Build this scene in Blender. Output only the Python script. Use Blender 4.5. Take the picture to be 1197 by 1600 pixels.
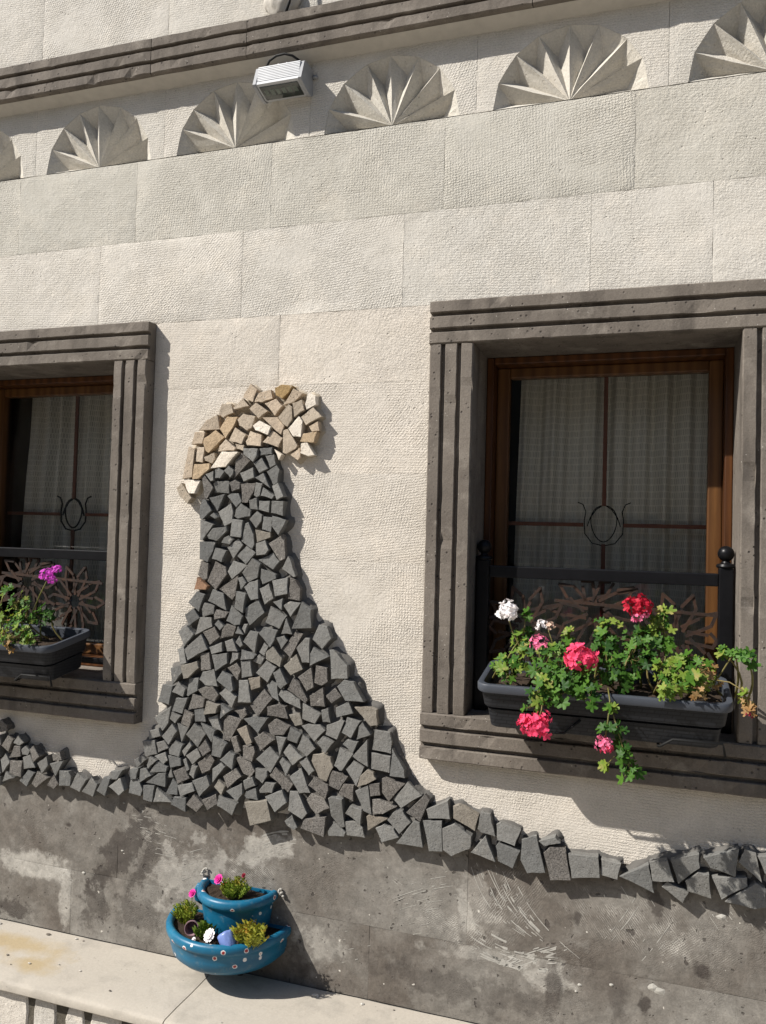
import bpy, bmesh, math, random
import numpy as np
from mathutils import Vector, Matrix, noise as mno

for o in list(bpy.data.objects):
    bpy.data.objects.remove(o)
S = bpy.context.scene
COL = S.collection
rad = math.radians
R = random.Random(11)

# ------------------------------------------------------------------ camera
# wall plane is y = 0, +x to the right along the wall, +y into the wall
CAM = Vector((0.0, -2.04, 1.55))
YAW, PIT, ROL, FPX = rad(-18.41), rad(1.70), rad(1.528), 1250.0
fwd = Vector((math.sin(YAW) * math.cos(PIT), math.cos(YAW) * math.cos(PIT), math.sin(PIT)))
rt0 = Vector((math.cos(YAW), -math.sin(YAW), 0))
up0 = rt0.cross(fwd)
rt = rt0 * math.cos(ROL) + up0 * math.sin(ROL)
up = -rt0 * math.sin(ROL) + up0 * math.cos(ROL)
cd = bpy.data.cameras.new('camera')
cam = bpy.data.objects.new('camera', cd)
COL.objects.link(cam)
m3 = Matrix((rt, up, -fwd)).transposed()
cam.matrix_world = Matrix.Translation(CAM) @ m3.to_4x4()
cd.sensor_fit = 'VERTICAL'
cd.sensor_height = 24.0
cd.lens = FPX / 1600.0 * 24.0
cd.clip_start, cd.clip_end = 0.05, 2000.0
S.camera = cam

# ------------------------------------------------------------------ sky, sun, exposure
SUN = Vector((1.30, 1.0, -1.50)).normalized()      # direction the light travels
world = bpy.data.worlds.new('World')
S.world = world
world.use_nodes = True
wn = world.node_tree
sky = wn.nodes.new('ShaderNodeTexSky')
sky.sky_type = 'NISHITA'
sky.sun_disc = False
sky.sun_elevation = math.asin(-SUN.z)
sky.sun_rotation = math.atan2(-SUN.x, -SUN.y)
wn.links.new(sky.outputs[0], wn.nodes['Background'].inputs[0])
wn.nodes['Background'].inputs[1].default_value = 0.088
ld = bpy.data.lights.new('sun', 'SUN')
ld.energy, ld.angle, ld.color = 5.0, rad(0.53), (1.0, 0.955, 0.89)
sun = bpy.data.objects.new('sun', ld)
COL.objects.link(sun)
sun.location = (-4, -4, 6)
sun.rotation_euler = SUN.to_track_quat('-Z', 'Y').to_euler()
S.view_settings.view_transform = 'Standard'
S.view_settings.look = 'None'
S.view_settings.exposure = 0.60
S.view_settings.gamma = 1.0
S.view_settings.use_curve_mapping = False


def at(px, py, d=0.0):
    """wall-parallel plane d metres in front of the wall, under a photograph pixel"""
    v = rt * ((px - 598.5) / FPX) - up * ((py - 800) / FPX) + fwd
    return CAM + v * ((-d - CAM.y) / v.y)


# ------------------------------------------------------------------ object helpers
WO = {}


def setp(o, label=None, cat=None, group=None, kind=None):
    for k, v in (('label', label), ('category', cat), ('group', group), ('kind', kind)):
        if v:
            o[k] = v
    return o


def place(o, parent, origin):
    COL.objects.link(o)
    origin = Vector(origin)
    if parent:
        o.parent = parent
        o.location = origin - WO[parent.name]
    else:
        o.location = origin
    WO[o.name] = origin
    return o


def thing(name, label, cat, loc, group=None):
    o = bpy.data.objects.new(name, None)
    o.empty_display_size = 0.05
    place(o, None, loc)
    return setp(o, label, cat, group)


class MB:
    def __init__(s):
        s.v, s.f = [], []

    def add(s, v, f):
        n = len(s.v)
        s.v += [tuple(p) for p in v]
        s.f += [tuple(i + n for i in q) for q in f]
        return s

    def box(s, x0, x1, y0, y1, z0, z1):
        v = [(x, y, z) for x in (x0, x1) for y in (y0, y1) for z in (z0, z1)]
        return s.add(v, [(0, 1, 3, 2), (4, 6, 7, 5), (0, 4, 5, 1), (2, 3, 7, 6), (0, 2, 6, 4), (1, 5, 7, 3)])

    def bbox(s, x0, x1, y0, y1, z0, z1, b=0.003):
        bm = bmesh.new()
        bmesh.ops.create_cube(bm, size=1)
        for v in bm.verts:
            v.co = Vector(((x0 + x1) / 2 + v.co.x * (x1 - x0), (y0 + y1) / 2 + v.co.y * (y1 - y0),
                           (z0 + z1) / 2 + v.co.z * (z1 - z0)))
        bmesh.ops.bevel(bm, geom=bm.edges[:], offset=b, segments=2, affect='EDGES', profile=0.6)
        bm.verts.index_update()
        s.add([v.co[:] for v in bm.verts], [[v.index for v in f.verts] for f in bm.faces])
        bm.free()
        return s

    def tube(s, pts, r, n=6, caps=True):
        pts = [Vector(p) for p in pts]
        rs = r if isinstance(r, (list, tuple)) else [r] * len(pts)
        V, F = [], []
        a = None
        for i, p in enumerate(pts):
            t = (pts[min(i + 1, len(pts) - 1)] - pts[max(i - 1, 0)])
            if t.length < 1e-9:
                t = Vector((0, 0, 1))
            t.normalize()
            if a is None:
                a = t.orthogonal().normalized()
            a = (a - t * a.dot(t))
            a = a.normalized() if a.length > 1e-6 else t.orthogonal().normalized()
            b = t.cross(a)
            for k in range(n):
                w = 2 * math.pi * k / n
                V.append(p + (a * math.cos(w) + b * math.sin(w)) * rs[i])
        for i in range(len(pts) - 1):
            for k in range(n):
                k2 = (k + 1) % n
                F.append((i * n + k, i * n + k2, (i + 1) * n + k2, (i + 1) * n + k))
        if caps:
            F.append(tuple(range(n))[::-1])
            F.append(tuple((len(pts) - 1) * n + k for k in range(n)))
        return s.add(V, F)

    def lathe(s, prof, c, a0=0.0, a1=2 * math.pi, n=24, sx=1.0, sy=1.0):
        full = abs(a1 - a0 - 2 * math.pi) < 1e-6
        m = n if full else n + 1
        V = [(c[0] + r * sx * math.cos(a0 + (a1 - a0) * k / n), c[1] + r * sy * math.sin(a0 + (a1 - a0) * k / n), c[2] + z)
             for k in range(m) for r, z in prof]
        F = []
        q = len(prof)
        for k in range(n):
            k2 = (k + 1) % m
            for j in range(q - 1):
                F.append((k * q + j, k2 * q + j, k2 * q + j + 1, k * q + j + 1))
        return s.add(V, F)

    def build(s, name, mat, parent=None, origin=None, smooth=False, auto=None):
        if origin is None:
            if parent:
                origin = WO[parent.name]
            else:
                a = np.array(s.v)
                lo, hi = a.min(0), a.max(0)
                origin = ((lo[0] + hi[0]) / 2, (lo[1] + hi[1]) / 2, lo[2])
        origin = Vector(origin)
        me = bpy.data.meshes.new(name)
        me.from_pydata([tuple(Vector(p) - origin) for p in s.v], [], s.f)
        me.materials.append(mat)
        if smooth:
            me.polygons.foreach_set('use_smooth', [True] * len(me.polygons))
            if auto:
                me.set_sharp_from_angle(angle=rad(auto))
        me.update()
        o = bpy.data.objects.new(name, me)
        return place(o, parent, origin)


def share(name, me, parent, loc, rot=None, scale=1.0):
    o = bpy.data.objects.new(name, me)
    place(o, parent, loc)
    if rot is not None:
        o.rotation_euler = rot
    o.scale = (scale,) * 3 if not isinstance(scale, tuple) else scale
    return o


# ------------------------------------------------------------------ material helpers
class NT:
    def __init__(s, name, rough=0.8, spec=0.3):
        s.m = bpy.data.materials.new(name)
        s.m.use_nodes = True
        s.t = s.m.node_tree
        s.b = s.t.nodes['Principled BSDF']
        s.out = s.t.nodes['Material Output']
        s.b.inputs['Roughness'].default_value = rough
        s.b.inputs['Specular IOR Level'].default_value = spec
        s.p = s.n('NewGeometry').outputs['Position']
        s.rnd = s.n('ObjectInfo').outputs['Random']

    def n(s, k):
        return s.t.nodes.new('ShaderNode' + k)

    def l(s, a, b):
        if hasattr(a, 'is_output'):
            s.t.links.new(a, b)
        elif isinstance(a, (tuple, list)):
            b.default_value = tuple(a) + ((1.0,) if len(a) == 3 and len(b.default_value) == 4 else ())
        else:
            b.default_value = a

    def noise(s, scale, detail=4, rough=0.6, vec=None, dist=0.0):
        key = (scale, detail, rough, vec.node.name if vec is not None else '', dist)
        s.cache = getattr(s, 'cache', {})
        if key not in s.cache:
            s.cache[key] = s._noise(scale, detail, rough, vec, dist)
        return s.cache[key]

    def _noise(s, scale, detail, rough, vec, dist):
        k = s.n('TexNoise')
        s.l(vec if vec is not None else s.p, k.inputs['Vector'])
        k.inputs['Scale'].default_value = scale
        k.inputs['Detail'].default_value = detail
        k.inputs['Roughness'].default_value = rough
        k.inputs['Distortion'].default_value = dist
        return k.outputs['Fac']

    def vor(s, scale, vec=None, feat='F1', rand=1.0):
        k = s.n('TexVoronoi')
        k.feature = feat
        s.l(vec if vec is not None else s.p, k.inputs['Vector'])
        k.inputs['Scale'].default_value = scale
        k.inputs['Randomness'].default_value = rand
        return k

    def wave(s, scale, vec=None, dist=2.0, dscale=2.0, axis='Z', detail=2):
        k = s.n('TexWave')
        k.bands_direction = axis
        s.l(vec if vec is not None else s.p, k.inputs['Vector'])
        k.inputs['Scale'].default_value = scale
        k.inputs['Distortion'].default_value = dist
        k.inputs['Detail'].default_value = detail
        k.inputs['Detail Scale'].default_value = dscale
        return k.outputs['Fac']

    def rotv(s, angle, vec=None, axis=(0, 1, 0)):
        k = s.n('VectorRotate')
        k.rotation_type = 'AXIS_ANGLE'
        s.l(vec if vec is not None else s.p, k.inputs['Vector'])
        k.inputs['Axis'].default_value = axis
        s.l(angle, k.inputs['Angle'])
        return k.outputs[0]

    def scalev(s, sc, vec=None, loc=(0, 0, 0)):
        k = s.n('Mapping')
        s.l(vec if vec is not None else s.p, k.inputs['Vector'])
        k.inputs['Scale'].default_value = sc
        k.inputs['Location'].default_value = loc
        return k.outputs[0]

    def offs(s, k=17.0):
        """position shifted by a per-object random amount"""
        s.oc = getattr(s, 'oc', {})
        if k in s.oc:
            return s.oc[k]
        a = s.n('VectorMath')
        a.operation = 'ADD'
        c = s.n('CombineXYZ')
        for i in range(3):
            s.l(s.math('MULTIPLY', s.rnd, k * (i + 1)), c.inputs[i])
        s.l(s.p, a.inputs[0])
        s.l(c.outputs[0], a.inputs[1])
        s.oc[k] = a.outputs[0]
        return a.outputs[0]

    def ramp(s, fac, stops, mode='LINEAR'):
        k = s.n('ValToRGB')
        k.color_ramp.interpolation = mode
        e = k.color_ramp.elements
        while len(e) < len(stops):
            e.new(0.5)
        for i, (p, c) in enumerate(stops):
            e[i].position = p
            e[i].color = (c, c, c, 1) if isinstance(c, (int, float)) else tuple(c) + (1,)
        s.l(fac, k.inputs[0])
        return k.outputs[0]

    def mix(s, fac, a, b, blend='MIX'):
        k = s.n('Mix')
        k.data_type = 'RGBA'
        k.blend_type = blend
        k.clamp_factor = True
        s.l(fac, k.inputs[0])
        s.l(a, k.inputs[6])
        s.l(b, k.inputs[7])
        return k.outputs[2]

    def math(s, op, a, b=0.0, c=None, clamp=False):
        k = s.n('Math')
        k.operation = op
        k.use_clamp = clamp
        s.l(a, k.inputs[0])
        s.l(b, k.inputs[1])
        if c is not None:
            s.l(c, k.inputs[2])
        return k.outputs[0]

    def blob(s, c, rx, rz, ang=0.0, soft=0.5, nz=0.5, nscale=9.0):
        """soft patch of a given place, size and tilt on the wall plane"""
        a = s.n('VectorMath')
        a.operation = 'SUBTRACT'
        s.l(s.p, a.inputs[0])
        a.inputs[1].default_value = (c[0], 0, c[1])
        v = s.rotv(rad(ang), a.outputs[0])
        v = s.scalev((1.0 / rx, 0.0, 1.0 / rz), v)
        k = s.n('VectorMath')
        k.operation = 'LENGTH'
        s.l(v, k.inputs[0])
        d = s.math('ADD', k.outputs['Value'], s.math('MULTIPLY', s.math('SUBTRACT', s.noise(nscale, 6, 0.68), 0.5), nz * 4))
        q = s.n('MapRange')
        q.interpolation_type = 'SMOOTHSTEP'
        s.l(d, q.inputs[0])
        q.inputs[1].default_value = 1.0
        q.inputs[2].default_value = 1.0 - soft
        return q.outputs[0]

    def bump(s, h, strength, dist, normal=None):
        k = s.n('Bump')
        s.l(h, k.inputs['Height'])
        k.inputs['Strength'].default_value = strength
        k.inputs['Distance'].default_value = dist
        if normal is not None:
            s.l(normal, k.inputs['Normal'])
        return k.outputs[0]

    def fin(s, col=None, normal=None, rough=None):
        if col is not None:
            s.l(col, s.b.inputs['Base Color'])
        if normal is not None:
            s.l(normal, s.b.inputs['Normal'])
        if rough is not None:
            s.l(rough, s.b.inputs['Roughness'])
        return s.m


def plain(name, col, rough=0.6, spec=0.4, var=0.15, scale=40, bump=0.0, metal=0.0):
    t = NT(name, rough, spec)
    c = t.mix(t.noise(scale, 5), tuple(x * (1 - var) for x in col), tuple(min(1, x * (1 + var)) for x in col))
    c = t.mix(t.rnd, c, t.mix(1.0, c, (0.9, 0.9, 0.9), 'MULTIPLY'))
    t.b.inputs['Metallic'].default_value = metal
    nrm = t.bump(t.noise(scale * 3, 5), 0.6, bump) if bump else None
    return t.fin(c, nrm, t.math('ADD', t.math('MULTIPLY', t.noise(scale * .7, 3), 0.2), rough - 0.1))


# ------------------------------------------------------------------ materials
def mat_limestone(name, rosette=False, tone=(1.0, 1.0, 1.0)):
    t = NT(name, 0.92, 0.15)
    po = t.offs(3.0)
    rr = t.math('FRACT', t.math('MULTIPLY', t.rnd, 7.31))
    c = t.mix(t.ramp(t.noise(2.2, 5, 0.6, po), [(0.3, 0), (0.7, 1)]), (0.595, 0.558, 0.497), (0.525, 0.495, 0.443))
    c = t.mix(t.math('MULTIPLY', t.rnd, 0.55), c, (0.49, 0.470, 0.425))
    c = t.mix(t.ramp(t.noise(9, 6, 0.65, po), [(0.52, 0), (0.72, 0.55)]), c, (0.66, 0.61, 0.535))
    # damp yellowish tint under the sills and soft grey dirt
    c = t.mix(t.ramp(t.noise(1.3, 3, 0.5), [(0.5, 0), (0.75, 0.35)]), c, (0.47, 0.43, 0.365))
    c = t.mix(t.ramp(t.noise(14, 6, 0.72, po), [(0.35, 0.0), (0.65, 0.45)]), c, t.mix(1.0, c, (0.80, 0.79, 0.76), 'MULTIPLY'))
    c = t.mix(1.0, c, tone, 'MULTIPLY')
    pits = t.vor(55, po)
    pm = t.ramp(pits.outputs['Distance'], [(0.06, 1), (0.16, 0)])
    pm = t.math('MULTIPLY', pm, t.ramp(t.noise(6, 3, 0.5, po), [(0.5, 0), (0.6, 1)]))
    c = t.mix(t.math('MULTIPLY', pm, 0.4), c, (0.24, 0.21, 0.18))
    grain = t.noise(210, 4, 0.7)
    c = t.mix(0.5, c, t.mix(1.0, c, t.ramp(grain, [(0.3, 0.68), (0.7, 1.22)]), 'MULTIPLY'))
    # tooling: toothed-chisel combing, direction changes from stone to stone
    h = t.math('MULTIPLY', grain, 0.6)
    if not rosette:
        a1 = t.math('MULTIPLY', t.math('SUBTRACT', rr, 0.5), 0.30)
        w1 = t.wave(45, t.rotv(a1), 7.0, 4.0, 'Z', 3)
        a2 = t.math('ADD', t.math('MULTIPLY', t.rnd, 0.9), 0.75)
        w2 = t.wave(40, t.rotv(a2), 6.5, 3.5, 'Z', 3)
        m1 = t.ramp(t.noise(7, 3, 0.5, po), [(0.34, 0.15), (0.52, 1)])
        m2 = t.math('MULTIPLY', t.ramp(t.noise(5, 2, 0.5, t.offs(5.0)), [(0.42, 0), (0.58, 1)]),
                    t.ramp(rr, [(0.25, 0.1), (0.5, 1)]))
        h = t.math('ADD', h, t.math('MULTIPLY', w1, t.math('MULTIPLY', m1, t.ramp(rr, [(0.1, 0.35), (0.6, 0.8)]))))
        h = t.math('ADD', h, t.math('MULTIPLY', w2, t.math('MULTIPLY', m2, 0.65)))
    h = t.math('ADD', h, t.math('MULTIPLY', t.noise(120, 5, 0.72, po), t.ramp(rr, [(0.1, 2.3), (0.7, 1.5)])))
    h = t.math('SUBTRACT', h, t.math('MULTIPLY', pm, 1.6))
    h = t.math('MULTIPLY', h, t.ramp(t.noise(3.2, 4, 0.6), [(0.40, 0.45), (0.56, 1.0)]))
    n1 = t.bump(h, 0.68, 0.0025)
    n2 = t.bump(t.noise(26, 5, 0.65), 0.5, 0.004, n1)
    return t.fin(c, n2)


def mat_tuff(name, base=(0.164, 0.142, 0.119), dark=(0.104, 0.089, 0.075), light=(0.25, 0.222, 0.188)):
    """dark volcanic tuff of the window surrounds and the cornice"""
    t = NT(name, 0.9, 0.2)
    po = t.offs(4.0)
    c = t.mix(t.ramp(t.noise(5, 5, 0.6, po), [(0.35, 0), (0.7, 1)]), base, dark)
    c = t.mix(t.ramp(t.noise(13, 5, 0.65, po), [(0.55, 0), (0.72, 0.7)]), c, light)
    st = t.noise(6, 4, 0.6, t.scalev((2.5, 2.5, 0.5), po))
    c = t.mix(t.ramp(st, [(0.5, 0), (0.7, 0.75)]), c, tuple(x * 0.7 for x in dark))
    v = t.vor(62, po)
    pm = t.math('MULTIPLY', t.ramp(v.outputs['Distance'], [(0.10, 1), (0.22, 0)]),
                t.ramp(t.noise(16, 2, 0.5, po), [(0.48, 0), (0.55, 1)]))
    c = t.mix(t.math('MULTIPLY', pm, 0.75), c, (0.035, 0.03, 0.027))
    w = t.vor(95, t.offs(6.0))
    wm = t.math('MULTIPLY', t.ramp(w.outputs['Distance'], [(0.08, 1), (0.14, 0)]),
                t.ramp(t.noise(21, 2, 0.5, po), [(0.56, 0), (0.6, 1)]))
    c = t.mix(t.math('MULTIPLY', wm, 0.8), c, (0.42, 0.39, 0.35))
    g = t.noise(260, 3, 0.7)
    c = t.mix(0.4, c, t.mix(1.0, c, t.ramp(g, [(0.3, 0.6), (0.7, 1.35)]), 'MULTIPLY'))
    h = t.math('SUBTRACT', t.math('ADD', t.math('MULTIPLY', g, 0.5), t.noise(90, 4)), t.math('MULTIPLY', pm, 1.5))
    return t.fin(c, t.bump(h, 0.7, 0.0016))


def mat_plinth():
    t = NT('plinth_tuff', 0.9, 0.2)
    po = t.offs(2.0)
    c = t.mix(t.ramp(t.noise(3.0, 6, 0.62, po, 0.4), [(0.38, 0), (0.66, 1)]), (0.112, 0.097, 0.082), (0.205, 0.192, 0.170))
    c = t.mix(t.ramp(t.noise(17, 5, 0.65), [(0.55, 0), (0.75, 0.5)]), c, (0.25, 0.236, 0.212))
    # trowelled and combed streaks of pale mortar
    for ang, sc, ctr, rx, rz, tilt in ((0.95, 62, (-0.36, 0.60), 0.20, 0.09, 38), (-0.35, 70, (-0.50, 0.57), 0.14, 0.07, -10),
                                       (-0.9, 66, (-0.02, 0.64), 0.22, 0.09, 0), (-0.5, 60, (-1.40, 0.66), 0.10, 0.06, 0),
                                       (0.7, 70, (0.10, 0.60), 0.12, 0.06, 0), (-0.55, 64, (-1.05, 0.60), 0.12, 0.06, 0)):
        wv = t.wave(sc, t.rotv(ang), 5.0, 2.0, 'Z', 3)
        mk = t.math('MULTIPLY', t.blob(ctr, rx, rz, tilt, 0.9, 0.5, 8), t.ramp(wv, [(0.60, 0), (0.9, 1)]))
        mk = t.math('MULTIPLY', mk, t.ramp(t.noise(24, 3), [(0.42, 0.1), (0.62, 1)]))
        c = t.mix(t.math('MULTIPLY', mk, 0.65), c, (0.46, 0.44, 0.395))
    # pale smeared patches
    for ctr, rx, rz, tilt, k, nz in (((-1.78, 0.505), 0.17, 0.05, 0, .75, .35), ((-1.24, 0.55), 0.13, 0.11, 20, .5, .6), ((-1.00, 0.665), 0.10, 0.05, 25, .65, .5),
                                     ((-1.66, 0.43), 0.03, 0.10, 0, .6, .4), ((-0.34, 0.50), 0.20, 0.022, 4, .40, .5), ((-0.40, 0.62), 0.05, 0.10, 30, .3, .6),
                                     ((-0.22, 0.47), 0.07, 0.04, 0, .5, .5), ((-0.43, 0.60), 0.020, 0.07, 14, .4, .6), ((-0.84, 0.43), 0.09, 0.06, 0, .35, .5)):
        c = t.mix(t.math('MULTIPLY', t.blob(ctr, rx, rz, tilt, 0.45, nz * 1.5, 17), k), c, (0.40, 0.38, 0.34))
    # dark damp stains with shapes of their own
    for ctr, rx, rz, tilt, k, nz in (((-1.47, 0.60), 0.055, 0.20, -38, .8, .55), ((-1.38, 0.58), 0.035, 0.13, -30, .7, .6), ((-1.55, 0.42), 0.06, 0.08, 0, .65, .6),
                                     ((-1.86, 0.36), 0.10, 0.03, 0, .8, .6), ((-1.40, 0.42), 0.10, 0.06, -15, .5, .6), ((-0.875, 0.40), 0.05, 0.07, 0, .5, .6),
                                     ((-0.205, 0.445), 0.026, 0.075, 0, .75, .3), ((-0.055, 0.46), 0.026, 0.06, 0, .6, .35), ((0.135, 0.555), 0.028, 0.022, -30, .95, .4),
                                     ((0.01, 0.455), 0.016, 0.035, 0, .9, .5), ((-0.45, 0.40), 0.30, 0.05, -4, .45, .6), ((-0.15, 0.63), 0.012, 0.02, 0, .8, .4),
                                     ((0.03, 0.70), 0.02, 0.05, 10, .8, .5), ((-0.36, 0.655), 0.012, 0.014, 0, .7, .4), ((-1.66, 0.645), 0.014, 0.010, 0, .9, .4)):
        c = t.mix(t.math('MULTIPLY', t.blob(ctr, rx, rz, tilt, 0.5, nz * 1.5, 21), k), c, (0.055, 0.047, 0.041))
    pm = t.ramp(t.noise(50, 2, 0.45, po), [(0.70, 0), (0.73, 1)])
    c = t.mix(t.math('MULTIPLY', pm, 0.75), c, (0.05, 0.043, 0.038))
    pm2 = t.ramp(t.noise(110, 2, 0.5, po), [(0.66, 0), (0.71, 1)])
    c = t.mix(t.math('MULTIPLY', pm2, 0.5), c, (0.06, 0.052, 0.046))
    wm = t.ramp(t.noise(62, 2, 0.45, t.offs(6.0)), [(0.755, 0), (0.77, 1)])
    c = t.mix(t.math('MULTIPLY', wm, 0.9), c, (0.55, 0.52, 0.46))
    mot = t.noise(28, 6, 0.75, po, 0.3)
    c = t.mix(0.55, c, t.mix(1.0, c, t.ramp(mot, [(0.32, 0.55), (0.68, 1.45)]), 'MULTIPLY'))
    g = t.noise(190, 4, 0.7)
    c = t.mix(0.35, c, t.mix(1.0, c, t.ramp(g, [(0.3, 0.65), (0.7, 1.3)]), 'MULTIPLY'))
    h = t.math('SUBTRACT', t.math('ADD', t.math('MULTIPLY', g, 0.4), t.noise(60, 4)), t.math('MULTIPLY', pm, 1.2))
    h = t.math('ADD', h, t.math('MULTIPLY', t.wave(55, t.rotv(0.6), 12, 3, 'Z', 3), t.ramp(t.noise(4, 2), [(0.5, 0), (0.65, 0.35)])))
    return t.fin(c, t.bump(h, 0.7, 0.0018))


def mat_stone(name, cols, speck=0.0, pores=0.3, bumpd=0.0012):
    """broken mosaic stones: the colour varies from stone to stone"""
    t = NT(name, 0.88, 0.22)
    po = t.offs(9.0)
    n = len(cols)
    c = t.ramp(t.rnd, [(i / (n - 1), cols[i]) for i in range(n)])
    c = t.mix(t.ramp(t.noise(18, 4, 0.6, po), [(0.35, 0), (0.7, 0.6)]), c, t.mix(1.0, c, (0.74, 0.72, 0.70), 'MULTIPLY'))
    c = t.mix(t.ramp(t.noise(30, 4, 0.6, t.offs(5.0)), [(0.6, 0), (0.75, 0.5)]), c, t.mix(1.0, c, (1.35, 1.3, 1.22), 'MULTIPLY'))
    g = t.noise(330, 3, 0.75)
    k = 0.3 + speck
    c = t.mix(k, c, t.mix(1.0, c, t.ramp(g, [(0.36, 0.35), (0.64, 1.6)]), 'MULTIPLY'))
    v = t.vor(130, po)
    pm = t.math('MULTIPLY', t.ramp(v.outputs['Distance'], [(0.12, 1), (0.24, 0)]), t.ramp(t.noise(40, 2, 0.5, po), [(0.52, 0), (0.6, 1)]))
    c = t.mix(t.math('MULTIPLY', pm, pores), c, t.mix(1.0, c, (0.22, 0.2, 0.18), 'MULTIPLY'))
    wm = t.ramp(t.noise(30, 5, 0.7, t.offs(7.0)), [(0.64, 0), (0.70, 0.55)])
    c = t.mix(wm, c, (0.40, 0.375, 0.335))                # dried mortar film
    h = t.math('SUBTRACT', t.math('ADD', t.math('MULTIPLY', g, 0.6), t.noise(110, 4)), pm)
    return t.fin(c, t.bump(t.math('ADD', h, t.math('MULTIPLY', t.noise(34, 3), 2.2)), 0.85, bumpd * 1.5))


M = {}
M['limestone'] = mat_limestone('limestone')
M['limestone_grey'] = mat_limestone('grey_limestone', False, (0.90, 0.905, 0.89))
M['limestone_pink'] = mat_limestone('rosy_limestone', False, (1.01, 0.985, 0.965))
M['carved'] = mat_limestone('carved_limestone', True, (0.95, 0.95, 0.94))
M['tuff'] = mat_tuff('dark_tuff')
M['plinth'] = mat_plinth()
M['core'] = plain('lime_mortar', (0.46, 0.43, 0.38), 0.95, 0.1, 0.2, 30, 0.002)
M['b'] = mat_stone('basalt', [(0.118, 0.119, 0.115), (0.160, 0.159, 0.150), (0.205, 0.201, 0.187), (0.138, 0.138, 0.131), (0.180, 0.176, 0.164), (0.150, 0.148, 0.139)])
M['g'] = mat_stone('granite', [(0.150, 0.137, 0.122), (0.118, 0.110, 0.101), (0.165, 0.153, 0.137)], 0.55, 0.6)
M['t'] = mat_stone('tan_basalt', [(0.215, 0.195, 0.163), (0.190, 0.178, 0.154), (0.24, 0.208, 0.168)])
M['r'] = mat_stone('rusty_stone', [(0.30, 0.17, 0.10), (0.27, 0.16, 0.10)])
M['c'] = mat_stone('travertine', [(0.40, 0.325, 0.24), (0.47, 0.38, 0.285), (0.37, 0.315, 0.245), (0.50, 0.415, 0.32)], 0.05, 0.75)
M['o'] = mat_stone('ochre_travertine', [(0.40, 0.30, 0.19), (0.44, 0.335, 0.22)], 0.05, 0.75)
M['y'] = mat_stone('yellow_stone', [(0.33, 0.225, 0.10), (0.35, 0.24, 0.115)], 0.05, 0.5)
M['w'] = mat_stone('white_travertine', [(0.72, 0.66, 0.57), (0.64, 0.57, 0.47)], 0.0, 0.5)
M['mortar_dark'] = plain('grey_mortar', (0.115, 0.109, 0.10), 0.95, 0.1, 0.35, 35, 0.003)
M['mortar_tan'] = plain('tan_mortar', (0.36, 0.31, 0.24), 0.95, 0.1, 0.3, 35, 0.003)


def mat_wood(name, ca, cb):
    t = NT(name, 0.45, 0.3)
    g = t.wave(9, t.scalev((1, 1, 0.12)), 6, 1.2, 'X', 4)
    c = t.mix(g, ca, cb)
    c = t.mix(t.ramp(t.noise(40, 5, 0.7, t.scalev((1, 1, 0.08))), [(0.4, 0), (0.7, 0.6)]), c, tuple(x * .5 for x in ca))
    return t.fin(c, t.bump(g, 0.3, 0.0006))


M['wood'] = mat_wood('varnished_wood', (0.078, 0.032, 0.009), (0.135, 0.060, 0.018))
M['wood_dark'] = mat_wood('dark_varnished_wood', (0.055, 0.019, 0.005), (0.10, 0.036, 0.009))
M['bar'] = plain('brown_bar', (0.17, 0.055, 0.03), 0.5, 0.4, 0.2, 60)


def mat_glass():
    t = NT('window_glass')
    t.t.nodes.remove(t.b)
    tr = t.n('BsdfTransparent')
    tr.inputs[0].default_value = (0.93, 0.925, 0.90, 1)
    gl = t.n('BsdfGlossy')
    gl.inputs['Roughness'].default_value = 0.03
    t.l(t.bump(t.noise(3, 2), 0.15, 0.004), gl.inputs['Normal'])
    fr = t.n('Fresnel')
    fr.inputs[0].default_value = 1.45
    mx = t.n('MixShader')
    t.l(fr.outputs[0], mx.inputs[0])
    t.t.links.new(tr.outputs[0], mx.inputs[1])
    t.t.links.new(gl.outputs[0], mx.inputs[2])
    t.t.links.new(mx.outputs[0], t.out.inputs[0])
    return t.m


M['glass'] = mat_glass()


def mat_curtain():
    """machine-knit net: rows of short dashes between fine horizontal threads"""
    t = NT('net_curtain', 0.9, 0.1)
    br = t.n('TexBrick')
    k = t.n('Mapping')
    t.l(t.n('TexCoord').outputs['UV'], k.inputs['Vector'])
    t.l(k.outputs[0], br.inputs['Vector'])
    br.inputs['Color1'].default_value = (0, 0, 0, 1)
    br.inputs['Color2'].default_value = (0.25, 0.25, 0.25, 1)
    br.inputs['Mortar'].default_value = (1, 1, 1, 1)
    br.inputs['Scale'].default_value = 1.0
    br.inputs['Mortar Size'].default_value = 0.0024
    br.inputs['Mortar Smooth'].default_value = 0.4
    br.inputs['Brick Width'].default_value = 0.0085
    br.inputs['Row Height'].default_value = 0.019
    br.offset = 0.5
    th = t.math('ADD', br.outputs['Color'], t.math('MULTIPLY', t.noise(60, 2), 0.35))
    c = t.mix(t.noise(25, 3), (0.78, 0.75, 0.68), (0.90, 0.87, 0.80))
    t.t.nodes.remove(t.b)
    df, tl, tr = t.n('BsdfDiffuse'), t.n('BsdfTranslucent'), t.n('BsdfTransparent')
    t.l(c, df.inputs[0])
    t.l(c, tl.inputs[0])
    m1, m2 = t.n('MixShader'), t.n('MixShader')
    m1.inputs[0].default_value = 0.22
    t.t.links.new(df.outputs[0], m1.inputs[1])
    t.t.links.new(tl.outputs[0], m1.inputs[2])
    t.l(t.ramp(th, [(0.08, 0.58), (0.70, 1.0)]), m2.inputs[0])
    t.t.links.new(tr.outputs[0], m2.inputs[1])
    t.t.links.new(m1.outputs[0], m2.inputs[2])
    t.t.links.new(m2.outputs[0], t.out.inputs[0])
    return t.m


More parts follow.
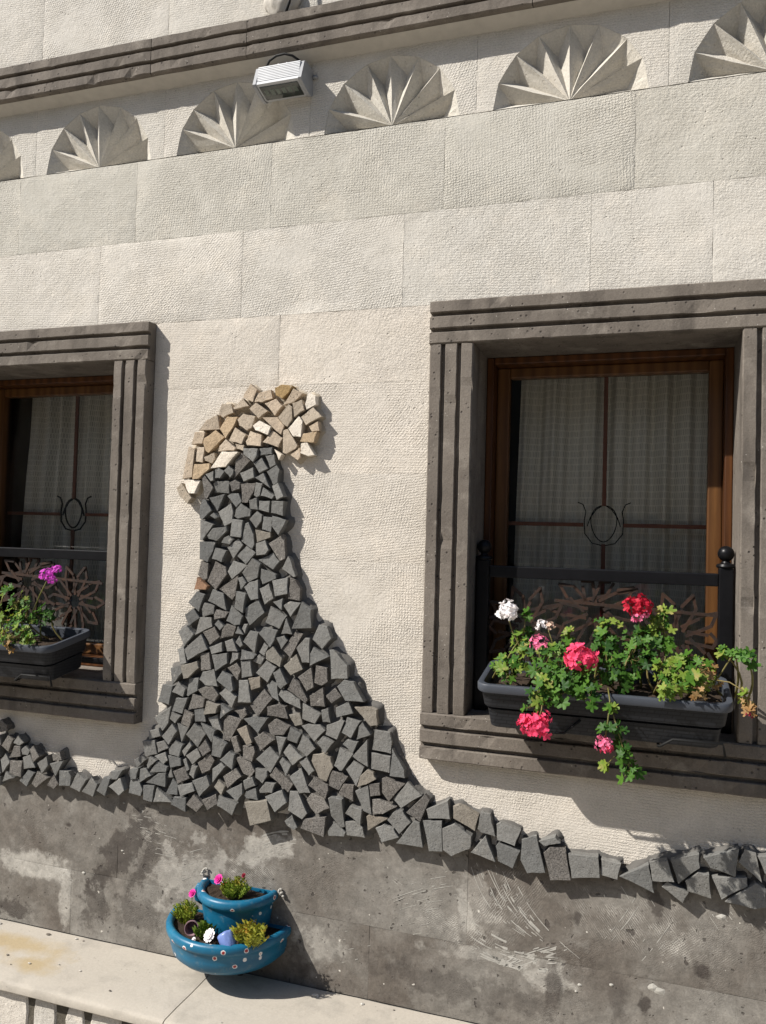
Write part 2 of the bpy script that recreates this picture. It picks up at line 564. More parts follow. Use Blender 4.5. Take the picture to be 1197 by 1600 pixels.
M['curtain'] = mat_curtain()
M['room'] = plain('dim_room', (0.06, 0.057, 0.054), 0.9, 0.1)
M['iron'] = plain('black_painted_iron', (0.005, 0.005, 0.006), 0.4, 0.18, 0.5, 50, 0.0004)


def mat_rust():
    t = NT('rusty_iron', 0.75, 0.3)
    c = t.mix(t.ramp(t.noise(26, 5, 0.65, t.offs(3.0)), [(0.35, 0), (0.65, 1)]), (0.010, 0.008, 0.007), (0.045, 0.020, 0.010))
    c = t.mix(t.ramp(t.noise(70, 4), [(0.55, 0), (0.7, 0.7)]), c, (0.035, 0.027, 0.021))
    return t.fin(c, t.bump(t.noise(150, 3), 0.5, 0.0006))


M['rust'] = mat_rust()


def mat_planter():
    t = NT('anthracite_plastic', 0.5, 0.25)
    br = t.n('TexBrick')
    cx = t.n('CombineXYZ')
    sp = t.n('SeparateXYZ')
    t.l(t.p, sp.inputs[0])
    t.l(t.math('ADD', sp.outputs[0], sp.outputs[1]), cx.inputs[0])
    t.l(sp.outputs[2], cx.inputs[1])
    t.l(cx.outputs[0], br.inputs['Vector'])
    br.inputs['Scale'].default_value = 1
    br.inputs['Mortar Size'].default_value = 0.0016
    br.inputs['Mortar Smooth'].default_value = 0.6
    br.inputs['Brick Width'].default_value = 0.026
    br.inputs['Row Height'].default_value = 0.0085
    c = t.mix(t.noise(20, 4), (0.011, 0.012, 0.014), (0.018, 0.019, 0.022))
    c = t.mix(t.ramp(t.noise(60, 5), [(0.58, 0), (0.72, 0.3)]), c, (0.045, 0.044, 0.041))
    c = t.mix(t.math('MULTIPLY', br.outputs['Fac'], 0.75), c, (0.003, 0.003, 0.004))  # darker colour in the weave grooves stands in for their shade
    return t.fin(c, t.bump(br.outputs['Fac'], -1.0, 0.0042))


M['planter'] = mat_planter()
M['rim'] = plain('anthracite_rim', (0.048, 0.054, 0.066), 0.45, 0.35, 0.2, 30)
M['soil'] = plain('potting_soil', (0.040, 0.029, 0.021), 0.95, 0.1, 0.6, 90, 0.004)


def mat_leaf(name, a, b, tips=None):
    t = NT(name, 0.5, 0.18)
    c = t.mix(t.rnd, a, b)
    c = t.mix(t.ramp(t.noise(60, 3), [(0.4, 0), (0.7, 0.5)]), c, t.mix(1.0, c, (1.4, 1.3, 0.8), 'MULTIPLY'))
    if tips:
        c = t.mix(t.ramp(t.noise(35, 3, 0.5, t.offs(4.0)), [(0.55, 0), (0.7, 0.8)]), c, tips)
    t.l(c, t.b.inputs['Base Color'])
    tl, mx = t.n('BsdfTranslucent'), t.n('MixShader')
    t.l(t.mix(1.0, c, (1.5, 1.5, 0.7), 'MULTIPLY'), tl.inputs[0])
    mx.inputs[0].default_value = 0.3
    t.t.links.new(t.b.outputs[0], mx.inputs[1])
    t.t.links.new(tl.outputs[0], mx.inputs[2])
    t.t.links.new(mx.outputs[0], t.out.inputs[0])
    return t.m


M['leaf'] = mat_leaf('geranium_leaf', (0.034, 0.098, 0.012), (0.070, 0.155, 0.022))
M['leaf_y'] = mat_leaf('yellow_green_leaf', (0.10, 0.175, 0.024), (0.18, 0.235, 0.042), (0.34, 0.27, 0.10))
M['leaf_d'] = mat_leaf('deep_green_leaf', (0.016, 0.055, 0.009), (0.036, 0.092, 0.014))
M['leaf_dry'] = mat_leaf('withered_leaf', (0.22, 0.12, 0.05), (0.30, 0.20, 0.10))
M['stem'] = mat_leaf('plant_stem', (0.16, 0.17, 0.06), (0.20, 0.16, 0.07))
M['sprig'] = mat_leaf('succulent_sprig', (0.20, 0.28, 0.04), (0.32, 0.36, 0.06), (0.42, 0.30, 0.06))
M['sprig_o'] = mat_leaf('orange_tipped_sprig', (0.34, 0.36, 0.06), (0.46, 0.38, 0.07), (0.52, 0.27, 0.05))


def mat_petal(name, a, b):
    t = NT(name, 0.6, 0.25)
    c = t.mix(t.noise(120, 2), a, b)
    t.l(c, t.b.inputs['Base Color'])
    tl, mx = t.n('BsdfTranslucent'), t.n('MixShader')
    t.l(c, tl.inputs[0])
    mx.inputs[0].default_value = 0.3
    t.t.links.new(t.b.outputs[0], mx.inputs[1])
    t.t.links.new(tl.outputs[0], mx.inputs[2])
    t.t.links.new(mx.outputs[0], t.out.inputs[0])
    return t.m


M['coral'] = mat_petal('coral_petal', (0.72, 0.035, 0.10), (0.85, 0.10, 0.22))
M['red'] = mat_petal('crimson_petal', (0.34, 0.006, 0.022), (0.55, 0.02, 0.05))
M['pink'] = mat_petal('pink_petal', (0.78, 0.10, 0.26), (0.85, 0.28, 0.42))
M['white'] = mat_petal('white_petal', (0.92, 0.90, 0.88), (0.92, 0.86, 0.86))
M['peach'] = mat_petal('faded_petal', (0.80, 0.62, 0.50), (0.72, 0.50, 0.38))
M['magenta'] = mat_petal('magenta_petal', (0.58, 0.05, 0.52), (0.72, 0.12, 0.62))
M['hotpink'] = mat_petal('hot_pink_petal', (0.70, 0.02, 0.30), (0.80, 0.06, 0.40))
M['darkred'] = mat_petal('withered_petal', (0.16, 0.01, 0.02), (0.30, 0.02, 0.05))


def mat_blue_pot():
    t = NT('blue_glaze', 0.4, 0.35)
    c = t.mix(t.ramp(t.noise(14, 5), [(0.35, 0), (0.7, 1)]), (0.004, 0.082, 0.160), (0.010, 0.130, 0.225))
    c = t.mix(t.ramp(t.noise(45, 6, 0.75), [(0.56, 0), (0.72, 0.6)]), c, (0.16, 0.20, 0.21))
    v = t.vor(31, rand=1.0)
    d = t.math('ADD', v.outputs['Distance'], t.math('MULTIPLY', t.math('SUBTRACT', t.noise(150, 2), 0.5), 0.10))
    c = t.mix(t.ramp(d, [(0.19, 1), (0.21, 0)]), c, (0.70, 0.68, 0.66))
    d2 = t.math('ADD', d, t.math('MULTIPLY', t.math('SUBTRACT', t.noise(60, 1), 0.5), 0.16))
    c = t.mix(t.ramp(d2, [(0.11, 1), (0.125, 0)]), c, (0.33, 0.03, 0.03))
    return t.fin(c, t.bump(t.noise(40, 3), 0.3, 0.0015))


M['blue'] = mat_blue_pot()
M['shard'] = plain('periwinkle_shard', (0.13, 0.19, 0.42), 0.4, 0.5, 0.45, 45)
M['mauve'] = plain('mauve_clay', (0.25, 0.155, 0.17), 0.8, 0.2, 0.2, 50)


def mat_ledge():
    t = NT('ledge_limestone', 0.85, 0.2)
    po = t.offs(3.0)
    c = t.mix(t.noise(3, 5, 0.6, po), (0.335, 0.302, 0.254), (0.425, 0.388, 0.330))
    c = t.mix(t.ramp(t.noise(11, 5), [(0.55, 0), (0.75, 0.5)]), c, (0.225, 0.208, 0.18))
    c = t.mix(t.ramp(t.noise(5, 6, 0.7, None, 0.5), [(0.55, 0), (0.7, 0.5)]), c, (0.25, 0.225, 0.19))
    for ctr, rx, rz in (((-1.75, -0.10), .22, .06), ((-1.62, -.17), .10, .05)):
        a = t.n('VectorMath'); a.operation = 'SUBTRACT'
        t.l(t.p, a.inputs[0]); a.inputs[1].default_value = (ctr[0], ctr[1], 0)
        k = t.n('VectorMath'); k.operation = 'LENGTH'
        t.l(t.scalev((1 / rx, 1 / rz, 0), a.outputs[0]), k.inputs[0])
        d = t.math('ADD', k.outputs['Value'], t.math('MULTIPLY', t.math('SUBTRACT', t.noise(12, 4), .5), 1.6))
        c = t.mix(t.ramp(d, [(0.3, .75), (1.0, 0)]), c, (0.33, 0.25, 0.13))
    v = t.vor(60)
    pm = t.math('MULTIPLY', t.ramp(v.outputs['Distance'], [(0.08, 1), (0.16, 0)]), t.ramp(t.noise(8, 2), [(0.55, 0), (0.6, 1)]))
    c = t.mix(t.math('MULTIPLY', pm, 0.6), c, (0.16, 0.15, 0.13))
    g = t.noise(180, 4, 0.7)
    c = t.mix(0.3, c, t.mix(1.0, c, t.ramp(g, [(0.3, 0.75), (0.7, 1.2)]), 'MULTIPLY'))
    return t.fin(c, t.bump(t.math('ADD', t.noise(30, 4), t.math('MULTIPLY', g, 0.3)), 0.5, 0.002))


M['ledge'] = mat_ledge()
M['kerb'] = mat_stone('pale_kerb_stone', [(0.50, 0.47, 0.42), (0.42, 0.40, 0.36), (0.55, 0.51, 0.45)], 0.0, 0.3)
M['grime'] = plain('dark_grime', (0.085, 0.076, 0.06), 0.95, 0.1, 0.8, 45, 0.006)
M['smear'] = plain('pale_mortar_smear', (0.36, 0.345, 0.31), 0.95, 0.1, 0.35, 60, 0.001)
M['street'] = plain('street_paving', (0.33, 0.305, 0.265), 0.9, 0.2, 0.25, 6, 0.004)
M['added_hill'] = plain('added_hillside_dark', (0.10, 0.09, 0.075), 0.95, 0.1, 0.5, 0.6)  # dark tone of the added slope mirrored in the panes
M['alu'] = plain('white_aluminium', (0.44, 0.45, 0.465), 0.45, 0.4, 0.08, 60)
M['cap'] = plain('grey_end_cap', (0.27, 0.275, 0.285), 0.5, 0.4, 0.1, 50)
M['lens'] = plain('dark_lens', (0.02, 0.025, 0.02), 0.15, 0.6, 0.3, 60)
M['led'] = plain('led_reflector', (0.10, 0.12, 0.10), 0.3, 0.5, 0.3, 80)
M['cable'] = plain('black_cable', (0.008, 0.008, 0.008), 0.6, 0.2)

# ------------------------------------------------------------------ the setting
mb = MB()
mb.box(-600, 600, -600, 400, -0.5, 0.0)
setp(mb.build('street', M['street'], origin=(0, 0, 0)), kind='structure')
# invented slope across the street, added to darken pane reflections and block low sky
mb = MB()
nxh, nyh = 60, 14
V, F = [], []
for j in range(nyh + 1):
    for i in range(nxh + 1):
        x = -45 + 90 * i / nxh
        t_ = j / nyh
        y = -12.5 - 5.5 * t_ + 1.2 * mno.noise(Vector((x * .21, t_ * 3, 1)))
        z = -0.05 + 8.5 * min(1, t_ * 1.6) * (1 + .25 * mno.noise(Vector((x * .13, 4, t_)))) + .5 * mno.noise(Vector((x * .6, t_ * 5, 7))) * min(1, 4 * t_)
        V.append((x, y, z))
for j in range(nyh):
    for i in range(nxh):
        a = j * (nxh + 1) + i
        F.append((a, a + nxh + 1, a + nxh + 2, a + 1))
mb.add(V, F)
setp(mb.build('added_hillside', M['added_hill'], origin=(0, -8, 0)), kind='structure')
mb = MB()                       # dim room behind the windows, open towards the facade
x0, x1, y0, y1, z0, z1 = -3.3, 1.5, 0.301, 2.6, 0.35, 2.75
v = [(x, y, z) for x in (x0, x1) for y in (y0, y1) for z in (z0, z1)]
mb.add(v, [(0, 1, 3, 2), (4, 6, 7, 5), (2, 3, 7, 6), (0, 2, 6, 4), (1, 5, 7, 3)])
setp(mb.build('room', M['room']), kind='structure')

WX0, WX1 = -3.4, 1.7
# window openings: inner x0, x1 ; surround is 115 mm wide, 1.10 .. 2.052 m high opening
WIN = {'R': (-0.434, 0.199), 'L': (-2.217, -1.527)}
FW, ZB, ZT, FZ0, FZ1, FD = 0.115, 1.100, 2.052, 0.982, 2.165, 0.042


def nz(x, y, z, s):
    return mno.noise(Vector((x * s, y * s, z * s)))


def block(name, x0, x1, z0, z1, yf, yb, mat, parent, amp=0.0010, step=0.028, seed=0.0, soft=False):
    """one ashlar: gently uneven dressed face, rounded arrises, ragged joints"""
    e = 0.006

    def axis(a, b):
        n = max(2, int((b - a) / step))
        return [a] + [a + e + (b - a - 2 * e) * i / n for i in range(n + 1)] + [b]
    xs, zs = axis(x0, x1), axis(z0, z1)
    nx, nzv = len(xs), len(zs)
    V, F = [], []
    off = R.uniform(-0.0012, 0.0016) * (0.15 if soft else 1)
    for j, z in enumerate(zs):
        for i, x in enumerate(xs):
            edge = i in (0, nx - 1) or j in (0, nzv - 1)
            near = i in (1, nx - 2) or j in (1, nzv - 2)
            y = yf + off * .6 + amp * nz(x, seed, z, 9) + amp * 0.8 * nz(x, seed, z, 31)
            dx = dz = 0
            if edge:
                y = yf + off * .6 + amp * nz(x, seed, z, 9) + .0002 if soft else yf + 0.0008 + 0.0014 * max(0, nz(x, seed, z, 40))
                dx = 0.0011 * nz(x, seed + 3, z, 45)
                dz = 0.0011 * nz(x, seed + 7, z, 45)
            elif near and not soft:
                y += 0.0004 + 0.0010 * nz(x, seed + 5, z, 38)
            V.append((x + dx, y, z + dz))
    for j in range(nzv - 1):
        for i in range(nx - 1):
            a = j * nx + i
            F.append((a, a + 1, a + nx + 1, a + nx))
    loop = [i for i in range(nx)] + [j * nx + nx - 1 for j in range(1, nzv)] + \
           [(nzv - 1) * nx + i for i in range(nx - 2, -1, -1)] + [j * nx for j in range(nzv - 2, 0, -1)]
    n0 = len(V)
    L = len(loop)
    V += [V[k] for k in loop]
    V += [(V[k][0], yb, V[k][2]) for k in loop]
    for k in range(L):
        k2 = (k + 1) % L
        F.append((n0 + k, n0 + L + k, n0 + L + k2, n0 + k2))
    m = MB()
    m.add(V, F)
    return m.build(name, mat, parent, origin=((x0 + x1) / 2, yf, z0), smooth=True, auto=50)


wall = thing('house_wall', 'cream limestone ashlar house wall with carved fan frieze and two windows', 'wall', (-0.9, 0, 0.775))
# mortar core behind the blocks
mb = MB()
g = 0.0015
YC = 0.0032
mb.box(WX0, WX1, YC, 0.30, 0.7765, FZ0 - g)
mb.box(WX0, WIN['L'][0] - FW - g, YC, 0.30, FZ0, FZ1)
mb.box(WIN['L'][1] + FW + g, WIN['R'][0] - FW - g, YC, 0.30, FZ0, FZ1)
mb.box(WIN['R'][1] + FW + g, WX1, YC, 0.30, FZ0, FZ1)
mb.box(WX0, WX1, YC, 0.30, FZ1 + g, 2.6718)
mb.box(WX0, WX1, 0.075, 0.30, 2.6722, 2.955)
mb.box(WX0, WX1, YC, 0.30, 2.9555, 3.62)
mb.build('mortar_core', M['core'], wall)
jg = 0.00035
fullj = lambda js: [WX0] + js + [WX1]
segs = []
for (za, zb, js) in ((2.422, 2.670, [-2.9, -2.41, -1.940, -1.498, -1.044, -0.533, -0.0475, 0.45, 0.98, 1.4]),
                     (2.168, 2.422, [-3.0, -2.55, -2.10, -1.621, -1.128, -0.641, -0.150, 0.134, 0.62, 1.15]),
                     (2.955, 3.300, [-2.86, -2.36, -1.873, -1.405, -0.90, -0.36, 0.20, 0.72, 1.2]),
                     (3.300, 3.610, [-3.0, -2.5, -2.05, -1.55, -1.10, -0.6, -0.1, 0.45, 0.9, 1.4]),
                     (0.776, 0.979, [-2.8, -2.35, -1.80, -1.28, -0.74, -0.455, 0.22, 0.75, 1.25])):
    a = fullj(js)
    segs += [(a[i], a[i + 1], za, zb) for i in range(len(a) - 1)]
lo, hi = WIN['L'][0] - FW - 0.001, WIN['L'][1] + FW + 0.001
lo2, hi2 = WIN['R'][0] - FW - 0.001, WIN['R'][1] + FW + 0.001
for i, (za, zb, jm) in enumerate(((0.979, 1.224, -0.90), (1.224, 1.478, -1.12), (1.478, 1.717, -0.93), (1.717, 1.967, -1.10), (1.967, 2.168, -1.002))):
    segs += [(WX0, -2.85 + 0.1 * (i % 2), za, zb), (-2.85 + 0.1 * (i % 2), lo, za, zb)]
    segs += [(hi, jm, za, zb), (jm, lo2, za, zb)]
    segs += [(hi2, 0.85 + 0.2 * (i % 2), za, zb), (0.85 + 0.2 * (i % 2), WX1, za, zb)]
for k, (a, b, za, zb) in enumerate(segs):
    soft = zb < 2.0
    j_ = .00012 if soft else jg
    block('stone_block', a + j_, b - j_, za + j_, zb - j_, 0.0, 0.04, M['limestone_pink' if zb < 2.2 else 'limestone_grey' if 2.4 < za < 2.6 else 'limestone'], wall, seed=12.5 if soft else k * 3.7, soft=soft)


# carved frieze: a half-round chip-carved fan in every stone
def rosette_block(cx, seed):
    rr, hw, z0, z1 = 0.194, 0.2386, 2.6712, 2.953
    rnd = random.Random(seed)
    T, Mi, Vi = [], [], []
    for i in range(9):
        a = math.pi * i / 8
        a2 = a + (rnd.uniform(-0.03, 0.03) if 0 < i < 8 else 0)
        T.append((math.cos(a2) * rr, math.sin(a2) * rr))
    for i in range(8):
        a = math.pi * (i + 0.5) / 8
        q = rr * 0.985
        Mi.append((math.cos(a) * q, math.sin(a) * q))
        q2 = rr * rnd.uniform(0.70, 0.80)
        a += rnd.uniform(-0.03, 0.03) - (0.07 if i < 4 else -0.03)
        Vi.append((math.cos(a) * q2, math.sin(a) * q2, rnd.uniform(0.034, 0.042)))
    arc = []
    for i in range(8):
        arc += [T[i], Mi[i]]
    arc.append(T[8])
    # add rectangle-corner rays on the chords
    pts = []
    ca = math.atan2(z1 - z0, hw)
    for i in range(len(arc)):
        pts.append(arc[i])
        if i + 1 < len(arc):
            a0, a1 = math.atan2(arc[i][1], arc[i][0]), math.atan2(arc[i + 1][1], arc[i + 1][0])
            for c in (ca, math.pi - ca):
                if a0 < c < a1:
                    f = (c - a0) / (a1 - a0)
                    pts.append((arc[i][0] + (arc[i + 1][0] - arc[i][0]) * f, arc[i][1] + (arc[i + 1][1] - arc[i][1]) * f))

    def outer(p):
        s = min(hw / abs(p[0]) if abs(p[0]) > 1e-6 else 9e9, (z1 - z0) / p[1] if p[1] > 1e-6 else 9e9)
        return (p[0] * s, p[1] * s)
    V, F = [], []
    n = len(pts)
    rings = 5
    for q in range(rings + 1):
        f = q / rings
        for p in pts:
            o_ = outer(p)
            x, z = cx + p[0] + (o_[0] - p[0]) * f, z0 + p[1] + (o_[1] - p[1]) * f
            y = 0.0012 * nz(x, seed, z, 11) * (1 if 0 < q else 0.3) + (0.001 if q == rings else 0)
            V.append((x, y, z))
    for q in range(rings):
        for i in range(n - 1):
            a = q * n + i
            F.append((a, a + n, a + n + 1, a + 1))
    m = MB()
    m.add(V, F)
    # sides of the stone
    L = [V[rings * n + i] for i in range(n)] + [V[(rings - q) * n + n - 1] for q in range(1, rings + 1)] + \
        [V[q * n] for q in range(0, rings)]
    k = len(L)
    m.add(L + [(p[0], 0.072, p[2]) for p in L], [(i, k + i, k + (i + 1) % k, (i + 1) % k) for i in range(k)])
    b = m.build('carved_block', M['limestone'], wall, origin=(cx, 0, z0), smooth=True, auto=40)
    # the fan itself
    V, F = [(cx + rnd.uniform(-.004, .004), 0.012, z0 + 0.004)], []
    for p in T:
        V.append((cx + p[0], 0.0006, z0 + p[1]))
    for p in Mi:
        V.append((cx + p[0], 0.0006, z0 + p[1]))
    for p in Vi:
        V.append((cx + p[0], p[2], z0 + p[1]))
    for i in range(8):
        t0, t1, mi, vi = 1 + i, 2 + i, 10 + i, 18 + i
        F += [(0, vi, t0), (0, t1, vi), (t0, vi, mi), (mi, vi, t1)]
    bm = bmesh.new()
    vs = [bm.verts.new(p) for p in V]
    for f in F:
        bm.faces.new([vs[i] for i in f])
    bmesh.ops.subdivide_edges(bm, edges=bm.edges[:], cuts=3, use_grid_fill=True)
    bmesh.ops.triangulate(bm, faces=bm.faces[:])
    for v_ in bm.verts:
        if v_.co.y > 0.003:
            v_.co += Vector((nz(v_.co.x, seed, v_.co.z, 50), nz(v_.co.x, seed + 2, v_.co.z, 60) * 1.2, nz(v_.co.x, seed + 4, v_.co.z, 50))) * 0.0022
    bm.verts.index_update()
    m = MB()
    m.add([v_.co[:] for v_ in bm.verts], [[v_.index for v_ in f.verts] for f in bm.faces])
    bm.free()
    # floor sliver along the base line so the carving is closed
    m.add([(cx - rr, 0.0, z0), (cx + rr, 0.0, z0), (cx + rr, 0.070, z0), (cx - rr, 0.070, z0)], [(0, 1, 2, 3)])
    m.build('carved_fan', M['carved'], b)


for i in range(-3, 7):
    rosette_block(-1.167 + 0.478 * i, 50 + i)
block('stone_block', WX0 + jg, -1.167 - 0.478 * 3.5 - jg, 2.672, 2.953, 0, .04, M['limestone'], wall, seed=5)

# ------------------------------------------------------------------ plinth
pl = thing('plinth', 'stained dark grey tuff base of the house wall above the pale ledge', 'plinth', (-0.9, 0, 0.32))
mb = MB()
mb.box(WX0, WX1, 0.0062, 0.30, 0.0, 0.775)
mb.build('mortar_core', M['mortar_dark'], pl)
for za, zb, js in ((0.322, 0.513, [-2.75, -1.643, -0.687, 0.42, 1.2]), (0.513, 0.774, [-2.5, -1.483, -0.425, 0.70])):
    a = fullj(js)
    for i in range(len(a) - 1):
        block('stone_block', a[i] + jg, a[i + 1] - jg, za + jg, zb - jg, 0.003, 0.04, M['plinth'], pl, amp=0.002, step=0.05, seed=za * 31 + i * 5.1)


# pale trowel strokes of dried mortar smeared over the plinth
mb = MB()
RS = random.Random(21)
from mathutils.bvhtree import BVHTree
pv, pf = [], []
for o in pl.children:
    if o.name.startswith('stone_block'):
        b0 = len(pv)
        wo = WO[o.name]
        pv += [v_.co + wo for v_ in o.data.vertices]
        pf += [[b0 + i for i in p_.vertices] for p_ in o.data.polygons]
PB = BVHTree.FromPolygons(pv, pf)


def skin(x, z, lift=.0005):
    h = PB.ray_cast(Vector((x, -.05, z)), Vector((0, 1, 0)), .2)[0]
    return (x, (h.y if h and h.y < .012 else .003) - lift, z)


def stroke(p, q, bend, w):
    """thin broken film from p to q (x, z), bowed sideways"""
    p, q = Vector(p), Vector(q)
    n = max(4, int((q - p).length / 0.008))
    side = Vector((-(q - p).y, (q - p).x)).normalized()
    prev = None
    for i in range(n + 1):
        t_ = i / n
        c = p.lerp(q, t_) + side * bend * math.sin(math.pi * t_)
        k_ = nz(c.x * 1.0, RS.random() * .02, c.y, 60) + .35
        ww = w * max(0.0, min(1.0, k_ * 1.6)) * (0.35 + math.sin(math.pi * t_)) * .6
        cur = (c, ww)
        if prev and prev[1] > .0004 and ww > .0004:
            a, b = prev, cur
            mb.add([skin(a[0].x - side.x * a[1], a[0].y - side.y * a[1]), skin(b[0].x - side.x * b[1], b[0].y - side.y * b[1]),
                    skin(b[0].x + side.x * b[1], b[0].y + side.y * b[1]), skin(a[0].x + side.x * a[1], a[0].y + side.y * a[1])], [(0, 1, 2, 3)])
        prev = cur


def w2(px, py):
    v_ = at(px, py, 0)
    return (v_.x, v_.z)


for (a, b, c, d, n, bend, w) in (((735, 1350), (790, 1345), (830, 1470), (905, 1500), 13, -.03, .0022), ((735, 1440), (735, 1490), (870, 1492), (880, 1520), 9, -.025, .0045),
                                 ((600, 1400), (610, 1470), (720, 1370), (728, 1450), 10, .008, .0014), ((760, 1510), (790, 1520), (880, 1470), (905, 1478), 5, .004, .003),
                                 ((1000, 1390), (1060, 1450), (940, 1470), (1000, 1520), 9, .004, .0012), ((1080, 1400), (1140, 1400), (1130, 1470), (1190, 1470), 8, .004, .0010),
                                 ((195, 1265), (215, 1330), (275, 1285), (290, 1345), 9, .006, .0012), ((255, 1350), (262, 1385), (330, 1325), (345, 1360), 6, .004, .0012),
                                 ((400, 1310), (420, 1330), (455, 1300), (470, 1325), 5, .006, .004), ((560, 1340), (580, 1330), (640, 1400), (650, 1390), 5, .004, .0010),
                                 ((500, 1460), (520, 1520), (590, 1450), (600, 1500), 6, .004, .0010), ((840, 1330), (1000, 1380), (900, 1400), (1040, 1440), 8, .004, .0008)):
    for k_ in range(n):
        t_ = (k_ + RS.uniform(-.3, .3)) / max(1, n - 1)
        p_, q_ = Vector(w2(*a)).lerp(Vector(w2(*b)), t_), Vector(w2(*c)).lerp(Vector(w2(*d)), t_ + RS.uniform(-.06, .06))
        stroke(p_, q_, bend * RS.uniform(.6, 1.3), w * RS.uniform(.5, 1.3))
for (px, py, r_) in ((1020, 1545, .011), (1030, 1550, .013), (905, 1540, .005), (955, 1540, .005), (1128, 1434, .010), (900, 1550, .003), (190, 1330, .004), (193, 1255, .004), (130, 1365, .006)):
    c = Vector(w2(px, py))
    ring = [skin(c.x + r_ * RS.uniform(.7, 1.2) * math.cos(k_ * .7854) * 1.2, c.y + r_ * RS.uniform(.6, 1.0) * math.sin(k_ * .7854)) for k_ in range(8)]
    mb.add([skin(c.x, c.y, .0035)] + ring, [(0, 1 + k_, 1 + (k_ + 1) % 8) for k_ in range(8)])
setp(mb.build('mortar_smears', M['smear'], pl), kind='stuff')


# ------------------------------------------------------------------ moulded stones (three fillets, two grooves)
def molding(name, a0, a1, s0, width, axis, mat, parent, yf=-FD, yb=0.24, gd=0.013, seed=1, flip=False):
    """extruded along x ('x', a0..a1, s is z) or z ('z', s is x); face towards -y"""
    b, gr = width * 0.268, width * 0.098
    prof = [(0, yb), (0, yf + .004), (.003, yf)]
    s = b
    for q in range(2):
        prof += [(s - .0015, yf), (s, yf + .0015), (s + .001, yf + gd), (s + gr - .001, yf + gd), (s + gr, yf + .0015), (s + gr + .0015, yf)]
        s += gr + b
    prof += [(width - .003, yf), (width, yf + .004), (width, yb)]
    n = max(6, int((a1 - a0) / 0.022))
    rnd = random.Random(seed)
    V, F = [], []
    k = len(prof)
    for i in range(n + 1):
        a = a0 + (a1 - a0) * i / n
        for j, (s, y) in enumerate(prof):
            w = 0.0
            if 0 < j < k - 1:
                y += 0.0011 * nz(a, s + seed, 0, 22)
                w = 0.0011 * nz(a, s + seed, 5, 30)
                ch = nz(a, seed * 3.1, j * 7.7, 26)
                if y < yf + .006 and ch > 0.42:
                    y += (ch - 0.42) * 0.022                      # chipped arris
            if i in (0, n) and y < yb - .01:
                y += 0.0025
            if axis == 'x':
                V.append((a, y, s0 + s + w))
            else:
                V.append((s0 + s + w, y, a))
    for i in range(n):
        for j in range(k - 1):
            q = (i * k + j, i * k + j + 1, (i + 1) * k + j + 1, (i + 1) * k + j)
            F.append(q if axis == 'x' else q[::-1])
        q = (i * k + k - 1, i * k, (i + 1) * k, (i + 1) * k + k - 1)
        F.append(q if axis == 'x' else q[::-1])
    F.append(tuple(range(k)))
    F.append(tuple(n * k + j for j in range(k))[::-1])
    m = MB()
    m.add(V, F)
    o = m.build(name, mat, parent, origin=((a0 + a1) / 2, yf, s0) if axis == 'x' else (s0 + width / 2, yf, a0))
    bm = bmesh.new()
    bm.from_mesh(o.data)
    bmesh.ops.recalc_face_normals(bm, faces=bm.faces[:])
    bm.to_mesh(o.data)
    bm.free()
    return o


co = thing('cornice', 'grooved dark grey stone cornice running above the carved fans', 'cornice', (-0.9, -0.058, 2.90))
xs = [WX0, -2.45, -1.424, -1.107, -0.30, 0.42, 1.05, WX1]
for i in range(len(xs) - 1):
    molding('cornice_stone', xs[i] + .001, xs[i + 1] - .001, 2.900, 0.108, 'x', M['tuff'], co, yf=-0.058 + R.uniform(-.001, .001), yb=-0.0005, seed=20 + i)
mb = MB()                          # mortar cove under the cornice
V, F = [], []
n = 120
for i in range(n + 1):
    x = WX0 + (WX1 - WX0) * i / n
    j = 0.003 * nz(x, 1, 2, 9)
    for y, z in ((-0.040 + j, 2.8992), (-0.030 + j, 2.8965), (-0.018, 2.893 + j * .5), (-0.007, 2.887 + j), (0.003, 2.882 + j)):
        V.append((x, y, z))
for i in range(n):
    for j in range(4):
        F.append((i * 5 + j, i * 5 + j + 1, i * 5 + j + 6, i * 5 + j + 5))
mb.add(V, F)
mb.build('mortar_cove', M['core'], co, smooth=True)


# ------------------------------------------------------------------ windows
def ornament_paths(cx, cz):
    """bent-wire tulip: closed bud and two curling side leaves"""
    out = []
    bud = []
    for k in range(25):
        a = math.pi * 2 * k / 24
        bud.append((cx + 0.034 * math.sin(a) * (1 - 0.18 * math.cos(a)), cz + 0.004 - 0.050 * math.cos(a)))
    out.append(bud)
    for s in (-1, 1):
        pts = [(0.004, -0.056), (0.030, -0.050), (0.050, -0.024), (0.052, 0.012), (0.048, 0.036), (0.056, 0.056), (0.070, 0.062)]
        out.append([(cx + s * x, cz + z) for x, z in pts])
        pts = [(0.006, 0.052), (0.020, 0.043), (0.036, 0.020), (0.044, -0.004)]
        out.append([(cx + s * x, cz + z) for x, z in pts])
    return out


